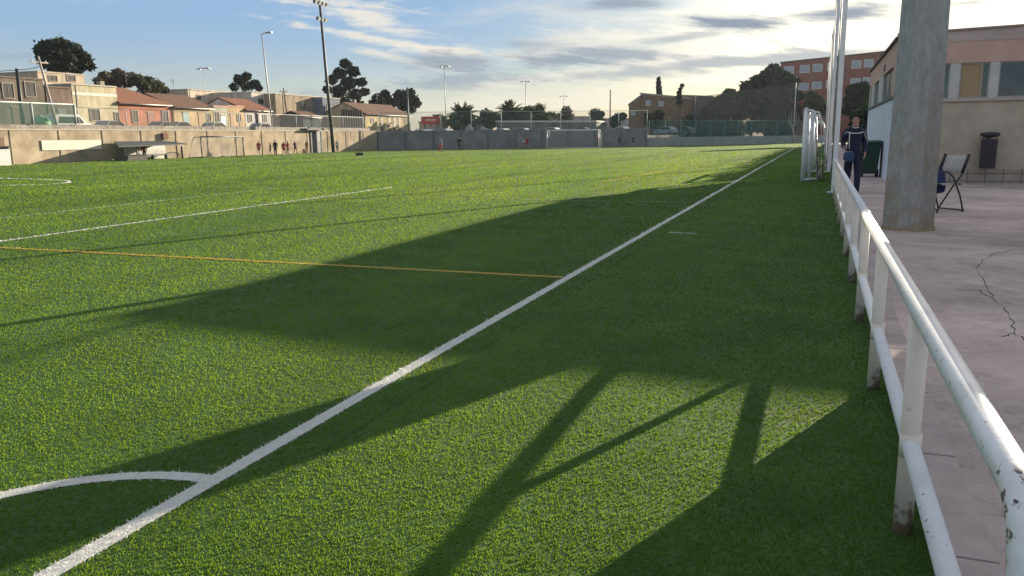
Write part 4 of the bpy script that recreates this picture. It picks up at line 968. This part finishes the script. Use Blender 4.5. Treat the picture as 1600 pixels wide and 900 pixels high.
tree('bent_tree', 'small dark bent tree leaning over the long roof right of the cypress', [(1066,134,3),(1063,139,3),(1061,145,4),(1060,152,5),(1062,160,5)], Y=165, zb=1.65, m=PINE2, n=800, leaf=.3, seed=55, r=.12)
def bare_tree():
    p = onY(1238, 222, 140); t = thing('bare_tree', 'leafless pale-barked tree at the far end beside the ball net pole', 'tree', (p.x, p.y, 0)); rg = random.Random(5)
    b = MB()
    b.tube([(0,0,0),(.15,0,1.6),(-.1,0,2.6)], [.16,.13,.11], 8)
    for dx, h in ((-.7,4.6),(-.3,5.4),(.5,5.0),(.9,4.2),(.1,5.8)):
        b.tube([(-.1,0,2.5),(dx*.9-.1,rg.uniform(-.3,.3),3.4),(dx,rg.uniform(-.4,.4),h)], [.09,.06,.025], 6)
    b.build('trunk', mat('pale_bark', (.33,.28,.25), .9, .2), t)
bare_tree()
def hedge():
    # tall clipped hedge beyond the clubhouse
    t = thing('tall_hedge', 'tall dark hedge row beyond the clubhouse, behind the walking man', 'hedge', (0,0,0))
    rng = random.Random(9); cl = []
    yy = 49.5
    while yy < 118:
        for z in (1.2, 2.4, 3.5): cl.append((4.65+rng.uniform(-.2,.2), yy, z, 1.15))
        yy += 1.3
    leafy('foliage', cl, 16000, .26, mat('hedge_foliage', (.03,.05,.025), .8, .35, 1, transl=.15, island=.5), t, 61, .95, .3)
    b = MB()
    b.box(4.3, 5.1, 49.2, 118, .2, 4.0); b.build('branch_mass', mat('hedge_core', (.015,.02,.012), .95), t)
hedge()

# ------------------------------------------------------------------ far buildings
BRICK = mat('brown_brick', (.20,.125,.085), .9, .22, 1.2, .2, 20, col2=(.27,.18,.12)); REDB = mat('red_brick', (.24,.10,.075), .9, .18, .6, .2, 20)
def block(name, label, Y, x0, x1, top, depth, m, wins=(), roofm=None, zb=0, cat='building', top2=None):
    a, b = onY(x0, 200, Y).x, onY(x1, 200, Y).x; z0 = onY(x0, top, Y).z; z1 = onY(x1, top2 if top2 else top, Y).z
    t = thing(name, label, cat, (0,0,0))
    MB().prism([(a,Y,zb),(b,Y,zb),(b,Y,z1),(a,Y,z0)], (0,depth,0)).build('wall', m, t)
    MB().prism([(a-.15,Y-.15,z0+.003),(b+.15,Y-.15,z1+.003),(b+.15,Y-.15,z1+.3),(a-.15,Y-.15,z0+.3)], (0,depth+.3,0)).build('roof', roofm or mat('parapet_cap', (.40,.36,.30)), t)
    for w0, w1, wt, wb in wins:
        c, d = onY(w0, 150, Y).x, onY(w1, 150, Y).x; xm = (w0+w1)/2; q0, q1 = onY(xm, wb, Y).z, onY(xm, wt, Y).z
        f = MB(); f.box(c-.1, d+.1, Y-.06, Y-.003, q0-.12, q0); f.box(c-.1, d+.1, Y-.06, Y-.003, q1, q1+.1); f.box(c-.1, c, Y-.06, Y-.003, q0, q1); f.box(d, d+.1, Y-.06, Y-.003, q0, q1)
        o = f.build('window', mat('white_frame', (.6,.6,.58), .6), t)
        MB().box(c, d, Y-.03, Y-.004, q0, q1).build('pane', WPANE, o)
    return t
WPANE = mat('bright_shutter', (.34,.38,.42), .4, .15, 1)
wins = []
for y0, y1 in ((103,114),(131,141)):
    for a in (1224, 1248, 1268, 1290, 1328, 1347, 1370, 1395): wins.append((a, a+14, y0-(a-1240)*.09, y1-(a-1240)*.09))
block('apartment_block', 'long red-brick apartment block with pale shutters beyond the dark trees', 205, 1215, 1440, 99, 14, REDB, wins, mat('dark_cap2', (.13,.08,.07), .9), top2=75)
block('brick_hall', 'brown brick hall with the cypress behind it', 170, 1000, 1072, 147, 16, BRICK, [(1010,1016,158,164),(1030,1036,159,165)], zb=1.65, top2=154)
block('brick_annex', 'lower brown brick annex stepping down left of the brick hall', 169.5, 982, 999.7, 165, 14, BRICK, [(987,992,173,179)], zb=1.65, top2=150)
block('long_tiled_hall', 'long grey-roofed hall right of the brick hall', 178, 1060, 1110, 150, 20, mat('hall_brown', (.20,.16,.13), .9, .2), [], mat('hall_roof', (.30,.22,.18), .9, .2), zb=1.65, top2=152)
block('white_shed', 'long low white-roofed shed beyond the end wall behind the goal', 140, 776, 931, 191, 8, mat('shed_wall', (.17,.17,.15), .9, .35, .7), [], mat('white_roof', (.60,.55,.48), .8), zb=1.65)  # wall in mottled dark grey below the pale roof
def shop():
    block('roadside_shop', 'small white shop left of the palms under a red sign', 150, 655, 690, 192, 8, plaster('shop_white', (.45,.42,.38), .3), [(662,668,196,204),(676,684,196,204)], zb=1.65, cat='shop')
    a, b = onY(658, 187, 149.3), onY(686, 187, 149.3); z0, z1 = onY(672, 193, 149.3).z, onY(672, 182, 149.3).z
    t = thing('red_sign', 'red shop sign with an illegible white band above the roadside shop', 'sign', (a.x, a.y, 0)); L = b.x-a.x
    MB().box(0, L, 0, .2, z0, z1).build('panel', mat('sign_red', (.42,.05,.05), .5, .15), t)
    MB().box(L*.25, L*.8, -.03, -.003, z0+(z1-z0)*.42, z0+(z1-z0)*.62).build('white_band', mat('sign_white', (.6,.55,.52), .6, .3, 4), t)
    for x in (.15*L, .85*L): MB().box(x-.07, x+.07, .205, .32, 1.65, z1-.1).build('post', DARKSTEEL, t)
shop()
for i, (x0, x1, top, Y, c, lab) in enumerate(((700, 770, 190, 260, (.45,.40,.34), 'distant pale low house seen between the palms'), (866, 925, 183, 280, (.40,.36,.32), 'distant low house behind the half-bare bush'),
        (925, 985, 186, 300, (.42,.38,.35), 'distant low house between the dark wooden pole and the brick annex'))):
    block('distant_house', lab, Y, x0, x1, top, 10, plaster('distant_render%d' % i, c, .2), [(x0+12, x0+18, top+4, top+9), (x0+34, x0+40, top+4, top+9)], TILE_R, zb=1.65, cat='house')
def far_wood():
    rng = random.Random(21); cl = []
    for k in range(150):
        a = R(rng.uniform(-54, 6)); d = rng.uniform(330, 420); cl.append((math.sin(a)*d, math.cos(a)*d, rng.uniform(2, 5), rng.uniform(4, 6)))
    stuff(leafy('distant_wood', cl, 9000, 1.5, mat('wood_foliage', (.05,.06,.035), .9, .3, .3, transl=.2, island=.4), None, 77, .6, .1))
far_wood()

# ------------------------------------------------------------------ cars
def make_car(label, col, loc, rz, group, van=False, name='parked_car'):
    t = thing(name, label, 'van' if van else 'car', loc, rz, group)
    L, Wd = (4.6, 1.8) if van else (4.2, 1.72); hw = Wd/2; hh = 1.95 if van else 1.46
    pm = mat('car_paint_%02d%02d%02d' % tuple(int(c*99) for c in col), col, .3, .06, 1, spec=.6)
    if van: prof = [(-L/2,.3),(-L/2,1.0),(-L/2+.06,1.75),(-L/2+.25,hh),(L/2-1.75,hh),(L/2-.95,1.15),(L/2-.15,.95),(L/2,.6),(L/2-.05,.28)]
    else: prof = [(-L/2,.35),(-L/2+.02,.85),(-L/2+.35,1.0),(-L/2+.85,1.42),(-L/2+1.3,hh),(L/2-2.0,hh-.02),(L/2-1.15,.98),(L/2-.2,.80),(L/2,.55),(L/2-.05,.28)]
    MB().prism([(-hw, y, z) for y, z in prof], (Wd,0,0)).build('body', pm, t, .05, 2)
    g = mat('car_glass', (.02,.025,.03), .1, .2, spec=.7)
    zb, zt = (1.1, 1.72) if van else (.96, 1.36)
    yb = (-L/2+.35, L/2-1.25, L/2-1.75, -L/2+.5) if van else (-L/2+.62, L/2-1.35, L/2-2.0, -L/2+1.05)
    for s in (-1, 1): MB().prism([(s*(hw+.004), yb[0], zb), (s*(hw+.004), yb[1], zb), (s*(hw+.004), yb[2], zt), (s*(hw+.004), yb[3], zt)], (s*.012,0,0)).build('side_window', g, t)
    if van: f0, f1 = (L/2-.99, 1.2), (L/2-1.68, 1.86)
    else: f0, f1 = (L/2-1.19, 1.03), (L/2-1.93, 1.40)
    nrm = Vector((0, f1[1]-f0[1], f0[0]-f1[0])).normalized()*.02
    MB().prism([(-hw+.16,f0[0],f0[1]),(hw-.16,f0[0],f0[1]),(hw-.22,f1[0],f1[1]),(-hw+.22,f1[0],f1[1])], nrm).build('windscreen', g, t)
    for sx in (-1, 1):
        for yy in (-L/2+.8, L/2-.85):
            w = MB().tube([(sx*(hw-.18),yy,.31),(sx*(hw+.015),yy,.31)], .31, 18).build('wheel', BLACK, t)
            MB().tube([(sx*(hw+.0155),yy,.31),(sx*(hw+.03),yy,.31)], .19, 12).build('rim', GALV, w)
        MB().box(sx*.62-.16, sx*.62+.16, L/2-.1, L/2+.012, .60, .74).build('headlight', mat('lamp_glass', (.6,.6,.6), .15), t, .02)
        MB().box(sx*.70-.1, sx*.70+.1, -L/2-.012, -L/2+.05, .72, .92).build('tail_light', mat('tail_red', (.3,.02,.02), .3), t, .02)
CG1 = 'cars parked on the raised street'; CG2 = 'cars in the lot beyond the end wall'
for px, col, lab, van in ((108, (.55,.55,.55), 'silver-white van parked before the dark brown block', True), (177, (.10,.13,.15), 'dark car parked in front of the yellow house', False), (258, (.03,.035,.04), 'black car parked at the right end of the orange house', False),
                          (283, (.05,.05,.06), 'dark grey car parked before the teal shutters of the ochre house', False), (338, (.05,.12,.10), 'dark green car before the narrow pale house', False), (410, (.10,.10,.11), 'dark car parked in front of the white house', False)):
    p = onX(px, 195, -70.5); make_car(lab, col, (-70.5, p.y, 2.4), 0, CG1, van)
for px, Y, col, lab, rz, van in ((664, 128, (.65,.65,.66), 'white car under the red sign', .9, False), (694, 125, (.55,.56,.58), 'silver car left of the first palm', 1.2, False), (675, 140, (.04,.05,.06), 'black car beside the white car under the red sign', 1.0, False), (782, 132, (.6,.6,.6), 'white car at the left end of the white shed', 1.3, False),
                             (860, 131, (.7,.7,.7), 'white car right above the far goal', 1.4, False), (812, 131, (.35,.38,.4), 'grey car left of the far goal', 1.5, False), (905, 133, (.08,.10,.12), 'dark car seen through the far goal', 1.5, False), (968, 135, (.75,.75,.75), 'bright white car right of the far goal', 1.3, False), (1040, 145, (.5,.52,.55), 'silver car behind the green end fence', 1.2, False), (1068, 148, (.10,.12,.16), 'dark blue car behind the green end fence', 1.1, False)):
    p = onY(px, 205, Y); make_car(lab, col, (p.x, Y, 1.65), rz, CG2, van)

def haze():
    b = MB(); b.box(-470, 470, -40, 470, -1.2, 22)
    m = bpy.data.materials.new('haze_air'); m.use_nodes = True; nt = m.node_tree; nt.nodes.clear()
    out = nt.nodes.new('ShaderNodeOutputMaterial'); v = nt.nodes.new('ShaderNodeVolumePrincipled'); v.inputs['Color'].default_value = (.75,.87,1,1); v.inputs['Density'].default_value = HAZE; v.inputs['Anisotropy'].default_value = .3
    nt.links.new(v.outputs[0], out.inputs['Volume']); stuff(b.build('haze', m))
HAZE = .0001
haze()

# ------------------------------------------------------------------ people
SKIN = mat('skin', (.42,.25,.18), .6, .06, 8); HAIR = mat('hair_dark', (.02,.015,.012), .7, .3, 20); SHOE = mat('shoe_dark', (.03,.03,.035), .6); SHOE_W = mat('shoe_pale', (.55,.55,.55), .6)
def person(label, loc, rz, jacket, trousers, pose, h=1.75, group=None, shorts=False, shoe=None, sleeves=True, fine=False, cat='person'):
    """pose: dict of joint offsets; the figure faces -Y"""
    J = dict(pelvis=(0,0,.93), waist=(0,.01,1.08), chest=(0,.015,1.28), upper=(0,.02,1.40), neck=(0,.01,1.49), jaw=(0,-.015,1.56), skull=(0,-.005,1.65), crown=(0,.01,1.715), nose=(0,-.105,1.615),
             shL=(.165,.02,1.40), elL=(.225,.05,1.13), wrL=(.235,-.03,.90), paL=(.235,-.06,.83), shR=(-.165,.02,1.40), elR=(-.225,.05,1.13), wrR=(-.235,-.03,.90), paR=(-.235,-.06,.83),
             hiL=(.09,.01,.88), knL=(.095,-.02,.49), anL=(.095,.03,.09), toL=(.11,-.13,.035), heL=(.095,.07,.04), hiR=(-.09,.01,.88), knR=(-.095,-.02,.49), anR=(-.095,.03,.09), toR=(-.11,-.13,.035), heR=(-.095,.07,.04))
    for k, v in pose.items(): J[k] = v
    rad = dict(pelvis=(.145,.11), waist=(.135,.095), chest=(.155,.105), upper=(.14,.095), neck=(.055,.058), jaw=(.062,.072), skull=(.077,.095), crown=(.05,.06), nose=(.013,.013),
               shL=(.062,.062), elL=(.043,.043), wrL=(.027,.03), paL=(.020,.038), hiL=(.092,.095), knL=(.058,.058), anL=(.038,.042), toL=(.036,.022), heL=(.034,.034))
    for k in list(rad):
        if k.endswith('L') and len(k) == 3: rad[k[:-1]+'R'] = rad[k]
    E_ = [('pelvis','waist'),('waist','chest'),('chest','upper'),('upper','neck'),('neck','jaw'),('jaw','skull'),('skull','crown'),('jaw','nose')]
    for s in 'LR': E_ += [('upper','sh'+s),('sh'+s,'el'+s),('el'+s,'wr'+s),('wr'+s,'pa'+s),('pelvis','hi'+s),('hi'+s,'kn'+s),('kn'+s,'an'+s),('an'+s,'to'+s),('an'+s,'he'+s)]
    for s in 'LR':
        w, p = Vector(J['wr'+s]), Vector(J['pa'+s]); d = (p-w).normalized(); fwd = Vector((0,-1,0)); side = d.cross(Vector((1 if s == 'L' else -1,0,0))).normalized()
        palm_n = Vector((-1 if s == 'L' else 1, 0, 0)); acr = d.cross(palm_n).normalized()
        if acr.y > 0: acr = -acr
        for i, (o, l) in enumerate(((.030,.070),(.010,.080),(-.010,.074),(-.030,.058))):
            a = p+acr*o+d*.012; b = a+d*l*.5+palm_n*.006; c = b+d*l*.42+palm_n*.022
            for nm, q, r_ in (('f%d%sa' % (i, s), a, .0095), ('f%d%sb' % (i, s), b, .0085), ('f%d%sc' % (i, s), c, .0070)): J[nm] = tuple(q); rad[nm] = (r_, r_)
            E_ += [('pa'+s, 'f%d%sa' % (i, s)), ('f%d%sa' % (i, s), 'f%d%sb' % (i, s)), ('f%d%sb' % (i, s), 'f%d%sc' % (i, s))]
        a = w+(p-w)*.35+acr*.034; b = a+acr*.022+d*.035; c = b+d*.032+palm_n*.008
        for nm, q, r_ in (('t%sa' % s, a, .011), ('t%sb' % s, b, .0095), ('t%sc' % s, c, .008)): J[nm] = tuple(q); rad[nm] = (r_, r_)
        E_ += [('wr'+s, 't%sa' % s), ('t%sa' % s, 't%sb' % s), ('t%sb' % s, 't%sc' % s)]
    names = list(J); idx = {n: i for i, n in enumerate(names)}
    me = bpy.data.meshes.new('skeleton'); me.from_pydata([J[n] for n in names], [(idx[a], idx[b]) for a, b in E_], []); me.update()
    o = bpy.data.objects.new('skeleton', me); COL.objects.link(o)
    sk = o.modifiers.new('skin', 'SKIN'); sk.use_smooth_shade = True; sk.branch_smoothing = .5
    sv = me.skin_vertices[0].data
    for n in names: sv[idx[n]].radius = rad[n]; sv[idx[n]].use_root = (n == 'pelvis')
    sb = o.modifiers.new('sub', 'SUBSURF'); sb.levels = 2 if fine else 1; sb.render_levels = sb.levels
    dg = bpy.context.evaluated_depsgraph_get(); dg.update()
    bm_ = bpy.data.meshes.new_from_object(o.evaluated_get(dg), depsgraph=dg)
    bpy.data.objects.remove(o); bpy.data.meshes.remove(me)
    for p in bm_.polygons: p.use_smooth = True
    t = thing('person', label, cat, loc, rz, group); t.scale = (h/1.75,)*3
    bm_.name = 'body'; bm_.materials.clear(); link('body', bm_, SKIN, t)
    # clothing: offset copies of the body faces that belong to the covered bones
    segs = [(a, b, Vector(J[a]), Vector(J[b])) for a, b in E_]
    def bone(c):
        best = None
        for a, b, p, q in segs:
            v = q-p; u = max(0, min(1, (c-p).dot(v)/max(v.length_squared, 1e-9))); d = (c-(p+v*u)).length - (rad[a][0]*(1-u)+rad[b][0]*u)*.8
            if best is None or d < best[0]: best = (d, a, b, u)
        return best
    fb = [bone(p.center) for p in bm_.polygons]
    def wear(name, test, off, m):
        fs = [p for p, q in zip(bm_.polygons, fb) if test(q[1], q[2], q[3], p.center)]
        used = {}; vs = []; faces = []
        for p in fs:
            f = []
            for vi in p.vertices:
                if vi not in used: used[vi] = len(vs); v = bm_.vertices[vi]; vs.append(v.co+v.normal*off)
                f.append(used[vi])
            faces.append(f)
        if not faces: return None
        me2 = bpy.data.meshes.new(name); me2.from_pydata(vs, [], faces); me2.update()
        return link(name, me2, m, t, True)
    armtop = {'shL','shR','elL','elR'}
    torso = lambda a, b, u, c: (a in ('pelvis','waist','chest','upper') and b in ('waist','chest','upper','shL','shR','hiL','hiR') and c.z > .90) or (a == 'upper' and b == 'neck' and u < .55)
    arms = lambda a, b, u, c: a[:2] in ('sh','el') and (sleeves or (a[:2] == 'sh' and u < .7)) and not (a[:2] == 'el' and u > .93)
    wear('jacket', lambda a, b, u, c: torso(a,b,u,c) or arms(a,b,u,c), .016, jacket)
    wear('shorts' if shorts else 'trousers', lambda a, b, u, c: (a in ('pelvis',) and c.z <= .93) or (a[:2] == 'hi' and (not shorts or u < .75)) or (not shorts and a[:2] == 'kn' and u < .9), .013, trousers)
    for s_ in 'LR': wear('shoe', lambda a, b, u, c: a == 'an'+s_ or (a == 'kn'+s_ and u > .93), .008, shoe or SHOE)
    wear('hair', lambda a, b, u, c: a in ('skull','jaw','crown') and b != 'nose' and (c.z > J['skull'][2]+.03 or (c.y > J['skull'][1]-.03 and c.z > J['skull'][2]-.015) or (c.y > J['skull'][1]+.02 and c.z > J['jaw'][2])), .012, HAIR)
    if fine:
        for s in (-1, 1):
            MB().lathe([(.002,-.008),(.009,-.005),(.011,0),(.009,.005),(.002,.008)], 8, (J['skull'][0]+s*.032, J['skull'][1]-.088, J['skull'][2]-.012)).build('eye', mat('eye_dark', (.03,.02,.015), .3), t)
            MB().lathe([(.004,-.026),(.009,-.01),(.010,.012),(.004,.024)], 8, (J['skull'][0]+s*.070, J['skull'][1]+.01, J['skull'][2]-.02)).build('ear', SKIN, t)
        MB().box(J['jaw'][0]-.024, J['jaw'][0]+.024, J['jaw'][1]-.076, J['jaw'][1]-.066, J['jaw'][2]-.002, J['jaw'][2]+.008).build('mouth', mat('lip', (.25,.10,.08), .5), t, .002)
    return t, J, wear
NAVY = mat('navy_tracksuit', (.012,.016,.040), .7, .25, 10, .1, 60)
walk = dict(knL=(.09,-.14,.52), anL=(.09,-.16,.10), toL=(.10,-.33,.06), heL=(.09,-.12,.05), knR=(-.09,.02,.49), anR=(-.09,.20,.13), toR=(-.10,.06,.035), heR=(-.09,.25,.12),
            elL=(.24,.10,1.16), wrL=(.24,-.04,.97), paL=(.235,-.09,.92), elR=(-.225,.02,1.13), wrR=(-.235,-.08,.90), paR=(-.235,-.11,.84))
mwalk = dict(walk); mwalk.update(elR=(-.215,.05,1.17), wrR=(-.20,-.15,1.06), paR=(-.195,-.21,1.05), elL=(.215,.08,1.15), wrL=(.215,-.05,.95), paL=(.21,-.10,.90))
def walker():
    px = onY(1333, 250, 20.0)
    t, J, wear = person('man in navy tracksuit with white piping walking behind the railing with a bag', (px.x, 20.0, ZC), R(3), NAVY, NAVY, mwalk, 1.90, fine=True)
    pip = mat('white_piping', (.62,.62,.62), .7)
    def strip(pts, w): # flat ribbon sewn on the jacket
        b = MB(); b.tube(pts, w, 6); b.build('piping', pip, t)
    strip([(-.155,-.075,1.385),(-.08,-.108,1.365),(.0,-.116,1.36),(.08,-.108,1.365),(.155,-.075,1.385)], .011)
    strip([(-.105,-.100,1.37),(-.112,-.118,1.28),(-.108,-.112,1.15),(-.098,-.108,1.03)], .010)
    strip([(.17,-.045,1.40),(.212,-.005,1.28),(.245,.04,1.18),(.250,.03,1.10),(.245,-.03,1.0)], .010)
    strip([(-.17,-.045,1.40),(-.212,-.01,1.28),(-.245,.015,1.18)], .010)
    strip([(-.055,-.06,1.485),(0,-.075,1.47),(.055,-.06,1.485)], .012)
    # bag hanging from his right hand
    hp = Vector((px.x-.175, 20.0-.27, ZC+1.14))
    g = thing('blue_sports_bag', 'small blue sports bag held in the right hand of the walking man', 'bag', hp); g.scale = (.85, .85, .85)
    bl = mat('blue_bag_cloth', (.03,.06,.15), .7, .25, 8, .2, 30)
    b = MB(); b.prism([(-.04,-.2,-.33),(.20,-.2,-.36),(.24,-.2,-.18),(.19,-.2,-.09),(-.02,-.2,-.08),(-.06,-.2,-.2)], (0,.40,0)); b.build('bag_body', bl, g, .035, 3)
    MB().tube([(.0,-.13,-.1),(-.01,-.06,-.01),(.0,.0,.03),(.02,.06,-.02),(.04,.13,-.1)], .011, 6).build('handle', bl, g)
    MB().tube([(-.03,-.16,-.075),(.16,-.16,-.085)], .008, 6).build('zip', mat('zip_grey', (.4,.42,.45), .5), g)
walker()
RED = mat('maroon_kit', (.28,.02,.025), .8, .2, 8); REDL = mat('red_kit', (.34,.035,.035), .8, .2, 8); DK = mat('dark_kit', (.025,.025,.03), .8, .2, 8); TAN = mat('tan_kit', (.30,.18,.10), .8, .2, 8); LB = mat('lilac_kit', (.25,.23,.30), .8, .2, 8); BLK = mat('black_kit', (.012,.012,.018), .8, .2, 8); WHT = mat('pale_kit', (.5,.45,.42), .8, .2, 8)
run = dict(knL=(.09,-.22,.60), anL=(.09,-.05,.25), toL=(.10,-.20,.18), heL=(.09,.0,.2), knR=(-.09,.06,.50), anR=(-.09,.30,.17), toR=(-.10,.18,.05), heR=(-.09,.36,.17), elL=(.24,.14,1.18), wrL=(.20,.0,1.02), paL=(.18,-.05,1.0), elR=(-.24,-.08,1.16), wrR=(-.2,-.24,1.10), paR=(-.18,-.29,1.12))
arm = dict(elL=(.30,0,1.18), wrL=(.20,-.14,1.05), paL=(.16,-.18,1.03), elR=(-.30,0,1.18), wrR=(-.2,-.14,1.05), paR=(-.16,-.18,1.03))
KG = 'children training by the beige wall'
kids = [(405,243,23,RED,DK,{},'child in maroon standing alone, nearest to the small goal',.3,True),
        (423,243,20,DK,BLK,walk,'short child in dark clothes just left of a taller dark one',-.8,True),
        (431,244,25,BLK,BLK,{},'taller dark-clothed youth in the middle of the group by the beige wall',.2,False),
        (444,243,22,RED,RED,walk,'child in maroon, left one of the touching pair',.9,True),
        (450.5,243,23,RED,DK,arm,'child in maroon with arms held in, right one of the touching pair',-.6,True),
        (462,242,22,BLK,RED,run,'child in black running, right of the touching pair',1.3,True),
        (480,241,22,TAN,TAN,{},'child in tan clothes standing alone left of the wall gate',0,False),
        (527.5,238,19,WHT,BLK,{},'child in pale top and black trousers beside the tall floodlight pole',.5,False)]
for px, py, hp, a, b, ps, lab, rz, sh in kids:
    p = onZ(px, py); p.x = max(p.x, LW+.6); d = (p-EYE).dot(cf); h = min(1.7, max(1.2, hp*d/F))
    person(lab, (p.x, p.y, 0), rz, a, b, ps, h, KG, sh, SHOE_W if a in (RED,) else SHOE, True)
p = onX(226, 246, LW+1.2)
person('person in dark red standing under the dugout shelter', (LW+1.2, p.y, 0), .6, RED, BLK, {}, 1.55)
PG = 'players in front of the far wall'
for px, py, h, a, b, ps, lab, rz, sh in ((688,238,1.72,LB,REDL,walk,'player in lilac top and red trousers walking before the grey end wall',.7,False), (718.5,236,1.72,BLK,BLK,arm,'adult all in black standing beyond the player in lilac',.2,False),
        (824,231.5,1.6,REDL,RED,{},'child in red standing against the grey end wall left of the far goal',.1,True), (818,231.5,1.5,WHT,RED,walk,'child in a pale top beside the red-shirted child',-.5,True), (934,230,1.7,RED,BLK,run,'goalkeeper in maroon by the right post of the far goal',.2,False), (968,228.5,1.6,mat('purple_kit',(.07,.05,.13),.8),BLK,walk,'child in purple right of the far goal',.5,True), (989,228,1.6,mat('purple_kit',(.07,.05,.13)),DK,arm,'child in dark purple at the right end of the grey wall',-.4,True)):
    p = onZ(px, py)
    # keep in front of the wall
    tw = (p.x-EW[0][0])*(19/(-24-LW))+100
    if p.y > tw-.8: p.y = tw-.8; p.x = onY(px, py, p.y).x
    person(lab, (p.x, p.y, 0), rz, a, b, ps, h, PG, sh)
# kit bag lying on the turf by the wall corner
def kit_bag():
    p = onZ(562, 243); t = thing('kit_bag', 'small dark kit bag lying on the turf near the wall corner', 'bag', (p.x, p.y, 0), .8); t.scale = (.7, .7, .7)
    MB().tube([(-.55,0,.20),(-.4,0,.21),(.4,0,.21),(.55,0,.20)], [.14,.2,.2,.14], 12).build('bag_body', DK, t)
    MB().tube([(-.2,0,.40),(-.1,.05,.52),(.1,.05,.52),(.2,0,.40)], .02, 6).build('handle', DK, t)
kit_bag()
o = MB().tube([(-66.4, onX(91,96,-66.4).y, onX(91,97,-66.4).z), (-70, onX(45,108,-70).y, onX(45,108,-70).z), (-74, onX(-10,112,-74).y, onX(-10,112,-74).z)], .03, 5).build('telephone_wire', BLACK)
tag(o, 'thin wire running left from the pale leaning wooden pole', 'wire')
